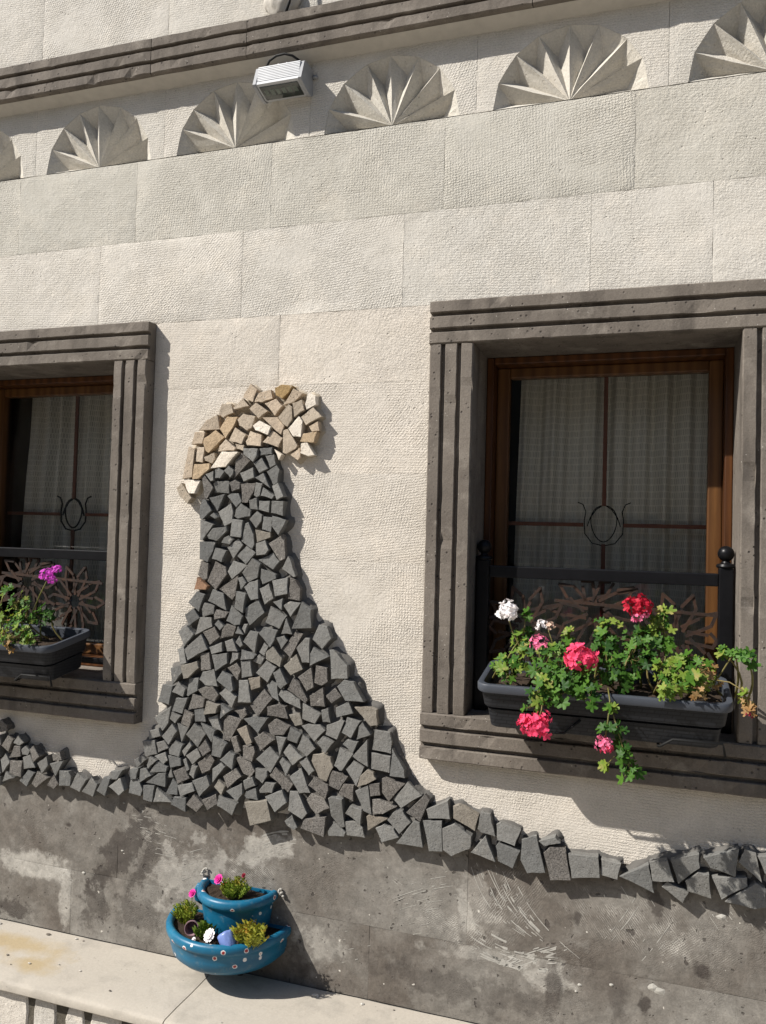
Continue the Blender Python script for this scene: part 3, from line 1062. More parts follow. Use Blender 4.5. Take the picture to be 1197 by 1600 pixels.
def lattice(cx0, cx1, z0, z1, centers):
    """segments of the star strapwork"""
    segs = []
    for (cx, cz) in centers:
        for k in range(10):
            a = rad(18 + 36 * k)
            b_ = rad(36 * k)
            p = lambda r, q: (cx + r * math.cos(q), cz + r * math.sin(q))
            segs.append((p(0.022, a), p(0.084, a + 0.10)))
            segs.append((p(0.084, a + 0.10), p(0.112, b_ + rad(36))))
            segs.append((p(0.112, b_ + rad(36)), p(0.078, a + rad(36) - 0.12)))
            segs.append((p(0.030, a + 0.3), p(0.070, a - 0.15)))
    for i in range(len(centers) - 1):
        (ax, az), (bx, bz) = centers[i], centers[i + 1]
        for dz in (0.06,):
            segs.append(((ax + 0.10, az + dz), (bx - 0.10, bz + dz * 0.4)))
    out = []
    for (a, b) in segs:
        cl = []
        for p in (a, b):
            cl.append((min(max(p[0], cx0), cx1), min(max(p[1], z0), z1)))
        if math.dist(*cl) > 0.014:
            out.append(cl)
    return out


bar_me = bpy.data.meshes.new('lattice_bar')
mb = MB().box(-0.5, 0.5, -0.5, 0.5, -0.5, 0.5)
bar_me.from_pydata(mb.v, [], mb.f)
bar_me.materials.append(M['rust'])


def window(key, label, pattern):
    xa, xb = WIN[key]
    cx = (xa + xb) / 2
    w = thing('window', label, 'window', (cx, 0, FZ0), 'windows of the house')
    sd = 3 if key == 'R' else 40
    sr = thing('stone_surround', None, None, (cx, 0, FZ0))
    sr.parent = w
    sr.location = (0, 0, 0)
    e = 0.0012
    molding('lintel', xa - FW - .002, xb + FW + .002, ZT, FZ1 - ZT, 'x', M['tuff'], sr, seed=sd)
    molding('jamb', ZB + e, ZT - e, xa - FW, FW, 'z', M['tuff'], sr, seed=sd + 1)
    molding('jamb', ZB + e, ZT - e, xb, FW, 'z', M['tuff'], sr, seed=sd + 2)
    molding('sill', xa - FW - .001, xb + FW + .001, FZ0, ZB - FZ0, 'x', M['tuff'], sr, seed=sd + 3, yf=-FD - .003)
    # outer timber frame and sash
    ow, sw = 0.020, 0.036
    y0, y1 = 0.145, 0.2385
    fr = MB()
    fr.bbox(xa + .001, xa + ow, y0, y1, ZB + .001, ZT - .001)
    fr.bbox(xb - ow, xb - .001, y0, y1, ZB + .001, ZT - .001)
    fr.bbox(xa + ow, xb - ow, y0 + .001, y1, ZT - ow, ZT - .001)
    fr.bbox(xa + ow, xb - ow, y0 + .001, y1, ZB + .001, ZB + ow + .01)
    fr.build('timber_frame', M['wood_dark'], w)
    ga, gb, gz0, gz1 = xa + ow + sw, xb - ow - sw, ZB + ow + .01 + sw, ZT - ow - sw + .006
    sa = MB()
    ys0, ys1 = 0.196, 0.232
    sa.bbox(xa + ow + .001, ga, ys0, ys1, ZB + ow + .011, ZT - ow - .001, .004)
    sa.bbox(gb, xb - ow - .001, ys0, ys1, ZB + ow + .011, ZT - ow - .001, .004)
    sa.bbox(ga, gb, ys0 + .001, ys1, gz1, ZT - ow - .001, .004)
    sa.bbox(ga, gb, ys0 + .001, ys1, ZB + ow + .011, gz0, .004)
    sash = sa.build('sash', M['wood'], w)
    MB().box(ga - .004, gb + .004, 0.2165, 0.2200, gz0 - .004, gz1 + .004).build('pane', M['glass'], sash)
    zc = 1.595
    for (p, q) in (((ga, zc), (cx - .054, zc)), ((cx + .054, zc), (gb, zc))):
        MB().bbox(p[0] - .002, q[0], 0.222, 0.231, zc - .0055, zc + .0055, .0015).build('glazing_bar', M['bar'], sash)
    for (za, zb) in ((gz0, zc - .052), (zc + .055, gz1)):
        MB().bbox(cx - .0055, cx + .0055, 0.222, 0.231, za - .002, zb, .0015).build('glazing_bar', M['bar'], sash)
    om = MB()
    for path in ornament_paths(cx, zc):
        om.tube([(x, 0.2265, z) for x, z in path], 0.0030 if key == 'L' else 0.0015, 6)
    om.build('wire_tulip', M['iron'], sash, smooth=True)
    # net curtain hanging in folds
    V, F, UV = [], [], []
    nx, nzv = 190, 46
    c0, c1, zt, zb = ga - 0.01, gb + 0.03, 2.07, 1.00
    ph = 1.3 if key == 'R' else 4.1
    for j in range(nzv + 1):
        tz = j / nzv
        z = zt + (zb - zt) * tz
        for i in range(nx + 1):
            t = i / nx
            lean = (0.022 if key == 'R' else 0.06) * (1 - tz) * (1 - t)
            x = c0 + 0.012 + lean + (c1 - c0 - 0.012 - lean) * t
            fo = math.sin(t * 46 + ph + 2.2 * math.sin(t * 7 + ph)) * (0.45 + 0.55 * math.sin(t * 11 + ph * 2) ** 2)
            y = 0.264 + 0.020 * fo + 0.007 * nz(x, ph, z, 5) + 0.004 * math.sin(t * 121 + tz * 2)
            V.append((x, y, z))
            UV.append((t * 1.05, tz * 1.07))
    for j in range(nzv):
        for i in range(nx):
            a = j * (nx + 1) + i
            F.append((a, a + 1, a + nx + 2, a + nx + 1))
    m = MB()
    m.add(V, F)
    cu = m.build('net_curtain', M['curtain'], None, smooth=True)
    uv = cu.data.uv_layers.new(name='UVMap')
    for lp in cu.data.loops:
        uv.data[lp.index].uv = UV[lp.vertex_index]
    setp(cu, 'grey net curtain hanging in folds behind the %s window pane' % ('left' if key == 'L' else 'right'), 'curtain', 'net curtains')
    # railing standing on the sill inside the reveal
    ra = thing('window_railing', 'black iron railing with rusty star lattice across the %s' % (
        'left window, behind the magenta geranium' if key == 'L' else 'right window, two ball finials'), 'railing', (cx, 0.06, ZB), 'window railings')
    yr = 0.06
    for s, xp in ((-1, xa + .021), (1, xb - .021)):
        po_ = MB().bbox(xp - .0165, xp + .0165, yr - .0165, yr + .0165, ZB + .001, 1.494, .003).build('post', M['iron'], ra)
        fi = MB()
        fi.lathe([(0.0, 0.0), (.0205, 0.0), (.0225, .004), (.0205, .009), (.011, .012), (.009, .016)] +
                 [(.0192 * math.sin(q), .0345 - .0192 * math.cos(q)) for q in [0.45 + (math.pi - .45) * k / 9 for k in range(10)]],
                 (xp, yr, 1.494), n=18)
        fi.build('ball_finial', M['iron'], po_, smooth=True, auto=40)
    MB().bbox(xa + .038, xb - .038, yr - .014, yr + .014, 1.449, 1.480, .003).build('top_rail', M['iron'], ra)
    MB().bbox(xa + .038, xb - .038, yr - .008, yr + .008, 1.128, 1.146, .002).build('bottom_rail', M['iron'], ra)
    zl0, zl1 = 1.148, 1.448
    cs = pattern
    for k, (a, b) in enumerate(lattice(xa + .039, xb - .039, zl0, zl1, cs)):
        L = math.dist(a, b)
        o = share('lattice_bar', bar_me, ra, ((a[0] + b[0]) / 2, yr + (k % 3 - 1) * .0014, (a[1] + b[1]) / 2),
                  (0, -math.atan2(b[1] - a[1], b[0] - a[0]), 0), (L + .005, .005, .0078))
    return w


window('R', 'complete window in a grooved grey stone surround, box of coral geraniums on its sill', [(0.070, 1.318), (-0.125, 1.372), (-0.300, 1.318)])
window('L', 'window cut by the left picture edge, box with one magenta geranium on its sill', [(-1.7165, 1.318), (-1.905, 1.372), (-2.09, 1.318)])

# ------------------------------------------------------------------ stone mosaic of a lady in a wide dress
# polygons in millimetres on the wall (x, z), each with a letter for the kind of stone
STONES = {
'H': '''c -1094 1930 -1092 1940 -1073 1968 -1052 1950 -1063 1917;c -1126 1902 -1098 1928 -1078 1906 -1122 1898;c -1172 1885 -1170 1899 -1163 1914 -1134 1914 -1128 1889 -1159 1876;c -1235 1839 -1208 1868 -1177 1883 -1169 1842;o -1165 1842 -1144 1876 -1111 1875 -1122 1850 -1145 1815 -1154 1830;c -1110 1868 -1093 1883 -1057 1876 -1067 1844 -1081 1837 -1104 1852;c -1258 1799 -1248 1834 -1212 1833 -1221 1801;o -1221 1801 -1216 1815 -1180 1838 -1151 1818 -1189 1784 -1200 1775 -1212 1782;c -1137 1809 -1117 1845 -1082 1823 -1095 1798;c -1167 1778 -1163 1793 -1145 1811 -1113 1786 -1119 1780;c -1116 1800 -1087 1796 -1089 1779 -1109 1786;c -1082 1806 -1069 1834 -1033 1822 -1035 1792 -1077 1795;c -1284 1699 -1264 1792 -1244 1787 -1252 1704;c -1241 1750 -1238 1791 -1215 1792 -1219 1747;c -1214 1762 -1182 1774 -1180 1757 -1190 1744 -1211 1752;w -1193 1729 -1155 1776 -1102 1775 -1136 1748 -1143 1734;o -1251 1699 -1245 1741 -1195 1743 -1195 1727 -1228 1700;w -1280 1698 -1227 1695 -1244 1658 -1266 1658;c -1303 1672 -1285 1690 -1271 1660 -1252 1648 -1267 1628 -1292 1650;c -1058 1917 -1051 1941 -1011 1950 -1004 1926 -1036 1916;y -994 1953 -974 1961 -942 1958 -953 1940 -972 1924 -990 1933;c -967 1905 -939 1949 -911 1937 -938 1911;w -903 1906 -895 1940 -874 1928 -872 1905 -899 1892;c -1025 1911 -990 1922 -972 1903 -994 1877;c -1072 1898 -1053 1913 -1018 1890 -1045 1870;c -979 1872 -950 1905 -940 1900 -940 1864 -953 1845 -970 1854;c -939 1909 -913 1919 -905 1890 -934 1871;c -916 1870 -881 1898 -854 1871 -900 1848;c -890 1844 -864 1858 -859 1832 -880 1830;w -950 1840 -921 1872 -909 1862 -912 1816 -935 1818;o -916 1802 -906 1824 -864 1830 -874 1801 -886 1799;w -912 1771 -911 1797 -894 1800 -871 1766 -890 1763;c -944 1767 -917 1786 -914 1762 -922 1752;c -969 1774 -968 1834 -953 1838 -924 1793 -929 1784 -958 1770;c -1029 1803 -1001 1835 -971 1814 -982 1789;c -1030 1871 -980 1870 -963 1849 -973 1823 -994 1839;w -1059 1849 -1040 1862 -1004 1846 -1013 1823 -1051 1837;w -993 1782 -970 1768 -978 1753''',
'D': '''b -1086 1786 -1042 1784 -1044 1765 -1054 1747 -1085 1768;b -1038 1785 -1000 1788 -1000 1769 -1036 1766;b -1055 1745 -1031 1759 -1011 1729 -1036 1717;b -1020 1765 -994 1767 -988 1740 -1005 1732;b -1015 1721 -986 1738 -977 1725 -982 1691 -994 1683;b -1096 1716 -1056 1731 -1052 1704 -1084 1693;b -1050 1703 -1023 1716 -1002 1673;g -1095 1684 -1047 1688 -1055 1659 -1069 1633 -1087 1634;b -1045 1689 -1026 1687 -1034 1655 -1042 1648 -1052 1655;b -1030 1653 -1024 1676 -989 1653 -995 1644;b -995 1680 -977 1689 -957 1651 -978 1641;g -1116 1747 -1095 1773 -1068 1752 -1118 1700;b -1176 1725 -1164 1729 -1146 1720 -1160 1702 -1175 1702;b -1147 1722 -1133 1737 -1116 1722 -1118 1715 -1128 1703;b -1206 1712 -1181 1721 -1180 1695 -1188 1693;g -1221 1706 -1212 1710 -1182 1674 -1202 1642 -1210 1647;b -1182 1693 -1134 1693 -1134 1659 -1180 1661;g -1130 1688 -1111 1696 -1096 1688 -1096 1672 -1119 1665;b -1192 1645 -1143 1656 -1167 1607;b -1134 1651 -1123 1657 -1100 1658 -1089 1637 -1105 1619;b -1064 1642 -1042 1647 -1038 1614 -1062 1616;b -1035 1638 -1002 1638 -1003 1607 -1034 1614;b -1162 1605 -1123 1630 -1116 1605 -1118 1578 -1142 1565;b -1110 1594 -1106 1612 -1091 1630 -1060 1611 -1062 1595 -1100 1588;b -1063 1587 -1040 1609 -1025 1598 -1027 1582 -1042 1562;b -1020 1594 -993 1592 -994 1552 -1022 1559;b -1221 1620 -1214 1638 -1203 1638 -1184 1609 -1213 1583 -1221 1588;b -1186 1594 -1174 1602 -1162 1591 -1171 1586;b -1219 1583 -1176 1570 -1210 1524 -1217 1524;b -1191 1538 -1174 1559 -1134 1566 -1132 1553 -1163 1523 -1187 1529;b -1115 1585 -1083 1582 -1085 1535 -1118 1538;b -1087 1525 -1075 1572 -1064 1577 -1048 1542 -1045 1517 -1052 1504;t -1041 1557 -996 1550 -996 1538 -1035 1523;b -1146 1519 -1138 1532 -1126 1538 -1113 1528 -1122 1514;b -1131 1506 -1098 1531 -1083 1514 -1112 1474;b -1099 1482 -1070 1511 -1041 1493 -1071 1460;b -1038 1519 -1010 1528 -999 1503 -1009 1490 -1036 1487;b -1217 1519 -1168 1520 -1176 1495 -1191 1462 -1215 1471;b -1177 1472 -1167 1502 -1132 1496 -1146 1464;g -1212 1464 -1190 1456 -1191 1415 -1204 1411 -1222 1425;r -1222 1417 -1190 1394 -1195 1384 -1231 1382;g -1188 1408 -1167 1464 -1135 1449 -1130 1429 -1161 1384;b -1128 1437 -1112 1467 -1070 1455 -1092 1435 -1114 1417;b -1080 1436 -1048 1476 -1024 1462 -1034 1424 -1063 1410;b -1033 1473 -987 1494 -968 1471 -986 1449;b -1021 1449 -978 1435 -977 1424 -1016 1407 -1023 1422;g -1151 1387 -1094 1428 -1100 1374 -1110 1359;b -1093 1421 -1079 1424 -1067 1409 -1082 1388;b -1074 1395 -1058 1409 -1030 1418 -1026 1366 -1049 1361;b -1023 1393 -996 1408 -981 1369 -1007 1352;b -1250 1344 -1223 1376 -1198 1369 -1216 1320;b -1186 1352 -1174 1385 -1138 1374 -1127 1328;b -1098 1338 -1092 1383 -1063 1377 -1070 1324;b -993 1638 -958 1638 -960 1598 -995 1606;b -988 1596 -949 1586 -956 1568 -969 1545 -989 1570;g -1000 1520 -960 1546 -955 1537 -950 1480 -966 1474;b -983 1417 -939 1428 -938 1384 -974 1376;g -932 1428 -917 1422 -902 1399 -903 1366 -938 1371;b -957 1451 -940 1487 -931 1474 -916 1433 -922 1431;b -1205 1326 -1197 1345 -1166 1338 -1166 1317 -1202 1305;b -1261 1308 -1233 1327 -1215 1302 -1248 1277;g -1165 1315 -1159 1328 -1119 1323 -1129 1308 -1163 1301;b -1124 1299 -1108 1344 -1074 1316 -1084 1289 -1095 1286;b -1226 1252 -1211 1304 -1175 1306 -1171 1280;b -1280 1259 -1253 1277 -1229 1255 -1259 1218;b -1161 1287 -1150 1300 -1133 1284 -1145 1272;g -1143 1248 -1136 1272 -1124 1290 -1095 1284 -1105 1258;b -1096 1266 -1089 1289 -1070 1264;b -1074 1280 -1069 1292 -1058 1293 -1065 1267;g -1200 1262 -1164 1279 -1147 1252 -1178 1228;b -1257 1212 -1202 1256 -1180 1214 -1244 1178;b -1281 1207 -1261 1218 -1249 1172 -1269 1166;b -1176 1221 -1136 1238 -1134 1213 -1168 1203;b -1127 1240 -1102 1250 -1086 1216 -1120 1214;b -1095 1241 -1082 1260 -1072 1235 -1080 1228;g -1206 1201 -1178 1206 -1169 1160 -1201 1154;b -1167 1200 -1119 1208 -1118 1181 -1155 1156;b -1111 1178 -1104 1211 -1085 1212 -1086 1196;b -1075 1193 -1073 1221 -1032 1209 -1038 1199;t -1264 1163 -1213 1179 -1208 1161 -1240 1130 -1253 1127;b -1301 1153 -1267 1163 -1261 1144 -1294 1106;g -1118 1167 -1089 1183 -1076 1166 -1086 1135;b -1076 1188 -1048 1194 -1040 1151 -1071 1144;b -1203 1129 -1194 1150 -1160 1160 -1146 1113 -1184 1114;b -1148 1131 -1131 1157 -1104 1144 -1095 1109 -1102 1102;b -1295 1085 -1275 1116 -1251 1097 -1257 1075;b -1248 1080 -1241 1128 -1208 1131 -1212 1096 -1243 1077;g -1206 1099 -1184 1109 -1161 1111 -1144 1090 -1157 1068 -1187 1077;b -1144 1094 -1123 1109 -1087 1090 -1102 1057;b -1291 1032 -1279 1068 -1242 1072 -1257 1027;g -1237 1039 -1225 1084 -1186 1076 -1190 1051;t -1184 1032 -1175 1070 -1139 1062 -1146 1040;b -1134 1025 -1133 1066 -1103 1050;b -1219 1042 -1190 1048 -1182 1010 -1215 1008;b -1067 1337 -1027 1364 -1009 1328 -1052 1291 -1065 1314;b -1070 1244 -1049 1275 -1025 1271 -1034 1216;b -1081 1134 -1052 1138 -1042 1078 -1082 1074;t -1053 1142 -1016 1151 -1016 1122 -1044 1111;b -1002 1302 -988 1347 -940 1321 -960 1286;b -982 1359 -952 1370 -955 1338;b -952 1352 -932 1362 -901 1360 -928 1322;b -921 1290 -894 1364 -868 1344 -866 1295;b -954 1273 -942 1320 -922 1274;b -1021 1268 -1007 1288 -965 1282 -974 1257 -988 1232;b -970 1262 -946 1268 -936 1256 -954 1231;g -952 1230 -914 1282 -892 1276 -927 1210;b -907 1238 -882 1266 -869 1266 -868 1201 -890 1200;b -862 1264 -844 1304 -821 1301 -808 1270 -833 1241;b -866 1193 -866 1224 -857 1243 -813 1221;b -1021 1218 -1006 1245 -992 1234 -1003 1208;t -999 1220 -979 1237 -951 1206 -956 1182 -998 1201;b -1040 1192 -1021 1212 -1007 1201 -1016 1184;b -1026 1161 -997 1196 -968 1180 -991 1138;t -943 1186 -907 1220 -887 1182 -922 1163;b -972 1165 -952 1179 -930 1140 -948 1123 -958 1132;g -898 1159 -862 1187 -854 1136 -873 1124;g -852 1148 -849 1194 -818 1189 -814 1154 -831 1142;b -994 1128 -980 1143 -963 1133 -953 1087 -978 1099;g -930 1123 -913 1155 -894 1141 -870 1102 -876 1091;b -957 1108 -948 1121 -931 1118 -894 1098 -890 1075 -937 1090;g -1045 1069 -1004 1117 -977 1093 -1021 1040;g -989 1070 -954 1082 -937 1075 -926 1044 -987 1048;g -864 1111 -825 1137 -820 1087 -861 1084;g -819 1115 -792 1138 -786 1119 -774 1118 -801 1097;b -884 1090 -830 1067 -846 1038 -884 1048;b -831 1074 -810 1084 -803 1045 -826 1045;b -784 1143 -764 1163 -738 1159 -706 1109 -759 1108;b -786 1087 -753 1107 -738 1077 -783 1062;t -733 1093 -696 1097 -673 1091 -669 1052 -688 1048;t -924 1054 -893 1062 -881 1033 -906 1026;b -885 1029 -867 1035 -834 1036 -816 1024 -846 992;b -816 1012 -813 1037 -770 1056 -762 1053 -782 1004;b -769 1022 -755 1064 -718 1056 -742 1011;b -725 1009 -718 1043 -709 1057 -686 1026;b -896 966 -880 1007 -863 994 -844 972 -869 948;b -837 989 -821 1007 -791 995 -813 963;b -763 993 -752 1005 -723 1002 -735 973;b -786 934 -773 982 -735 969 -764 924 -770 923;b -734 964 -695 1012 -692 941 -719 954;t -852 939 -848 955 -818 962 -799 954 -789 927 -806 889 -830 897;b -889 930 -869 946 -846 912 -861 898;b -753 927 -733 951 -704 937 -722 887;t -718 887 -710 916 -692 934 -676 928 -667 912 -688 899;g -802 900 -791 919 -749 907 -767 883 -773 869 -802 879;b -810 1238 -798 1240 -758 1202 -755 1168 -803 1162;b -1342 1053 -1326 1103 -1294 1101 -1305 1048;b -1349 1007 -1296 1044 -1305 995 -1323 971;b -1296 1009 -1291 1028 -1263 1019 -1279 998;g -1260 999 -1249 1039 -1221 1026 -1234 990;b -1174 1021 -1146 1033 -1131 990 -1159 998;g -1128 966 -1124 1018 -1113 1036 -1066 1027 -1084 998 -1102 962;b -1065 1030 -1026 1041 -990 1040 -1019 994;g -1092 1049 -1061 1054 -1055 1042 -1066 1031;g -988 1020 -962 1040 -920 1024 -939 998 -980 995;t -1078 1000 -1050 1014 -1032 970 -1048 961;g -1027 981 -1000 1000 -968 982 -1008 948;b -960 992 -930 991 -947 941;g -1099 974 -1081 981 -1067 942 -1085 933;g -1061 956 -1029 957 -1024 944 -1031 917 -1058 923;b -1018 925 -979 962 -951 936 -974 893;b -1160 920 -1154 975 -1111 957 -1130 917;b -1130 910 -1099 938 -1085 929 -1090 888;g -1082 920 -1068 925 -1036 914 -1022 892 -1032 875 -1057 881;g -1120 865 -1082 892 -1063 872 -1106 834;b -1155 881 -1127 902 -1116 892 -1154 843;b -1018 899 -984 896 -983 883 -996 862 -1017 875;g -976 884 -959 908 -907 869 -921 845;b -1054 862 -1027 875 -1018 853 -1048 838;b -1006 841 -988 865 -960 864 -966 839 -1004 834;t -1148 832 -1134 854 -1112 839 -1124 813;b -1108 825 -1061 853 -1059 824 -1074 801;b -1051 820 -1045 832 -1018 846 -1010 812 -1045 814;b -988 826 -936 852 -921 820 -956 789;t -1048 805 -981 817 -966 766 -1028 744;b -1135 784 -1131 812 -1075 795 -1088 763;b -947 924 -939 938 -914 920 -926 890;b -929 987 -919 1023 -888 1006 -899 980;b -938 951 -920 975 -880 945 -909 920;g -858 873 -843 894 -806 881 -803 867 -810 843;b -918 887 -885 914 -874 882 -855 852 -887 847;g -865 831 -854 850 -816 844 -797 821 -836 799 -853 814;b -916 799 -914 849 -890 848 -876 813 -861 798 -875 781;b -799 846 -791 852 -758 849 -751 777 -764 772 -792 801;g -773 860 -759 887 -732 886 -732 844;b -727 872 -690 893 -678 820 -704 827;b -750 813 -737 834 -703 831 -708 789;g -879 755 -870 781 -808 794 -811 742;b -802 755 -784 785 -751 762 -756 750 -799 745;b -753 789 -721 791 -705 779 -698 754 -747 754;b -927 767 -906 786 -890 756 -901 747 -919 756;b -676 1039 -636 1035 -630 1012 -632 981 -682 986;b -683 978 -662 969 -632 973 -633 932 -683 937;b -627 996 -593 944 -590 924 -631 925;g -651 915 -645 917 -592 907 -632 859 -650 881;b -620 865 -582 915 -544 885 -599 845;g -583 837 -544 874 -536 888 -523 875 -546 818;g -687 898 -659 902 -656 872 -682 866;g -676 857 -657 860 -612 847 -647 826 -673 820;b -636 811 -612 842 -595 837 -572 812 -602 779;t -691 811 -684 817 -633 814 -688 776;b -664 786 -642 798 -619 791 -603 771 -647 753;b -608 755 -562 818 -548 815 -537 754;b -1366 966 -1333 978 -1327 956 -1364 942;b -1321 957 -1289 994 -1272 976 -1298 935;b -1271 998 -1236 988 -1257 945;b -1245 966 -1216 1003 -1179 978 -1208 935;b -1194 1007 -1150 988 -1160 951 -1182 981;b -1388 934 -1346 941 -1338 903 -1379 891;b -1339 935 -1313 944 -1299 925 -1333 908;b -1297 923 -1277 947 -1254 937 -1263 904 -1296 908;b -1254 921 -1231 952 -1223 940 -1246 907;b -1241 909 -1204 934 -1192 912 -1219 887;g -1200 934 -1178 963 -1159 934 -1184 915;g -1203 893 -1164 923 -1151 906 -1165 877 -1189 864;b -1412 878 -1390 892 -1376 882 -1401 856;b -1346 895 -1309 911 -1301 890 -1314 877;b -1366 870 -1360 892 -1336 885 -1362 859;b -1357 849 -1336 882 -1302 870 -1305 856;b -1298 903 -1259 900 -1256 880 -1290 870;b -1250 895 -1241 901 -1230 872 -1238 866;g -1279 861 -1245 877 -1228 847 -1262 829;b -1231 857 -1221 883 -1204 882 -1215 847;b -1392 816 -1391 853 -1372 858 -1354 840;b -1302 840 -1291 868 -1283 842;b -1372 817 -1329 848 -1305 853 -1307 812;b -1381 806 -1344 813 -1350 764 -1380 767;b -1347 764 -1335 806 -1284 772;b -1304 793 -1283 839 -1266 825 -1266 794;b -1263 823 -1218 835 -1209 814 -1252 792;b -1218 840 -1172 861 -1161 835 -1195 799;b -1282 768 -1273 790 -1235 792 -1235 752;g -1233 774 -1210 804 -1179 780 -1199 757;g -1182 792 -1142 812 -1135 787 -1165 767''',
'L': '''g -1896 868 -1872 901 -1852 890 -1869 852;b -1854 880 -1832 907 -1810 887 -1828 875;g -1863 834 -1846 872 -1823 874 -1819 844;b -1820 863 -1804 876 -1787 865 -1796 849 -1815 849;g -1787 867 -1772 881 -1748 852 -1772 831;b -1896 824 -1876 846 -1860 821 -1889 786;g -1860 825 -1816 828 -1816 781 -1859 788;b -1814 841 -1787 852 -1766 815 -1808 806;b -1756 829 -1727 853 -1721 826 -1740 800;b -1712 832 -1663 847 -1690 798;b -1888 758 -1873 790 -1846 774;b -1825 769 -1796 804 -1772 796 -1796 754;g -1778 764 -1759 803 -1717 789 -1761 754;g -1720 767 -1695 801 -1680 776 -1697 759;b -1675 771 -1675 815 -1644 816 -1634 803 -1637 775;b -1635 772 -1610 817 -1579 799 -1601 762;b -1590 765 -1557 812 -1537 793 -1550 755;b -1536 775 -1514 817 -1494 813 -1509 762;b -1496 791 -1458 819 -1442 787 -1458 771;b -1428 814 -1399 822 -1384 794 -1389 776 -1431 779;b -1428 849 -1398 856 -1404 824 -1424 819;b -1493 834 -1455 842 -1471 815 -1488 813;g -1704 859 -1676 872 -1668 849 -1699 843;g -1921 932 -1902 947 -1880 932 -1877 917 -1905 907;b -1933 889 -1905 899 -1901 870 -1927 859;b -1936 847 -1907 861 -1902 832 -1929 817;b -1938 801 -1910 816 -1896 783 -1932 771;b -1971 874 -1943 892 -1939 858 -1965 847;g -1973 827 -1945 842 -1941 804 -1967 798;b -1922 765 -1896 772 -1897 745 -1916 739''',
'B': '''b -538 821 -489 827 -485 753 -520 748;b -530 852 -474 881 -468 836 -524 829;b -485 810 -454 826 -412 801 -413 771 -461 745 -482 757;t -460 868 -445 873 -396 853 -404 813 -458 838;b -396 820 -390 860 -366 860 -352 806 -387 812;b -349 836 -339 841 -289 831 -303 793 -346 800;b -411 761 -375 806 -350 746;b -349 783 -343 792 -290 781 -307 736 -343 748;b -286 760 -285 809 -250 824 -227 740 -270 732;g -231 785 -217 801 -180 805 -166 730 -214 724;b -243 812 -205 828 -192 816 -230 802;b -172 792 -103 796 -98 748 -163 736;b -95 791 -51 786 -58 749 -96 753;b -52 758 12 796 25 729;b 14 802 53 812 69 765 22 758;b 61 813 121 837 123 805 78 759;b 94 769 120 793 143 793 149 738 100 745;b 43 746 54 761 100 743 88 716;b 132 829 206 860 200 794 147 808;b 207 829 219 859 242 853 255 791;b 150 786 223 798 225 777 172 740;b 178 737 242 789 262 778 263 740 240 732;b 245 850 283 860 280 814 260 815;b 269 778 294 809 315 786 305 747 269 745;b 290 857 324 869 331 826 287 815;b 321 802 352 822 365 787 328 766;b 334 871 371 884 375 836 341 831'''}


polys = []
for grp, txt in STONES.items():
    for s in txt.split(';'):
        p = s.split()
        v = [float(q) / 1000 for q in p[1:]]
        pts = [Vector((v[i], v[i + 1])) for i in range(0, len(v), 2)]
        ar = sum(pts[i].x * pts[(i + 1) % len(pts)].y - pts[(i + 1) % len(pts)].x * pts[i].y for i in range(len(pts)))
        if ar < 0:
            pts.reverse()
        polys.append([grp, p[0], pts])


def hull(pts):
    ps = sorted((p.x, p.y) for p in pts)
    def half(it):
        h = []
        for p in it:
            while len(h) > 1 and (h[-1][0] - h[-2][0]) * (p[1] - h[-2][1]) - (h[-1][1] - h[-2][1]) * (p[0] - h[-2][0]) <= 0:
                h.pop()
            h.append(p)
        return h[:-1]
    return [Vector(p) for p in half(ps) + half(ps[::-1])]


def centroid(pts):
    return sum(pts, Vector((0, 0))) / len(pts)


def clip(pts, n, d):
    """keep the side n.p <= d"""
    out = []
    for i in range(len(pts)):
        a, b = pts[i], pts[(i + 1) % len(pts)]
        da, db = n.dot(a) - d, n.dot(b) - d
        if da <= 0:
            out.append(a)
        if da * db < 0:
            out.append(a + (b - a) * (da / (da - db)))
    return out


for p in polys:
    p[2] = hull(p[2])
    c0_ = centroid(p[2])
    p[2] = [q + (q - c0_).normalized() * .0012 for q in p[2]]
keep = []
for p in polys:                                         # the same stone traced twice
    c = centroid(p[2])
    if all((centroid(q[2]) - c).length > 0.017 for q in keep):
        keep.append(p)
polys = keep
GAP = 0.0013
for rnd_ in range(2):
    for i in range(len(polys)):
        for j in range(i + 1, len(polys)):
            A, B = polys[i][2], polys[j][2]
            if len(A) < 3 or len(B) < 3 or (centroid(A) - centroid(B)).length > 0.14:
                continue
            best = None
            for poly in (A, B):
                for k in range(len(poly)):
                    e_ = poly[(k + 1) % len(poly)] - poly[k]
                    if e_.length < 1e-5:
                        continue
                    n = Vector((e_.y, -e_.x)).normalized()
                    if poly is B:
                        n = -n
                    pen = max(n.dot(q) for q in A) - min(n.dot(q) for q in B)
                    if best is None or pen < best[0]:
                        best = (pen, n, (max(n.dot(q) for q in A) + min(n.dot(q) for q in B)) / 2)
            if best[0] > -GAP:
                n, mid = best[1], best[2]
                a2, b2 = clip(A, n, mid - GAP / 2), clip(B, -n, -mid - GAP / 2)
                if len(a2) >= 3:
                    polys[i][2] = a2
                if len(b2) >= 3:
                    polys[j][2] = b2


def area(p):
    return abs(sum(p[i].x * p[(i + 1) % len(p)].y - p[(i + 1) % len(p)].x * p[i].y for i in range(len(p)))) / 2


def tidy(p):
    out = []
    for q in p:
        if not out or (q - out[-1]).length > 0.003:
            out.append(q)
    if len(out) > 2 and (out[0] - out[-1]).length < 0.003:
        out.pop()
    return out


for p in polys:
    p[2] = tidy(p[2])
polys = [p for p in polys if len(p[2]) >= 3 and area(p[2]) > 6e-5]

mosaic = thing('stone_mosaic', 'wall mosaic of a figure in a wide grey stone dress with cream stone hair', 'mosaic', (-1.0, 0, 0.74))
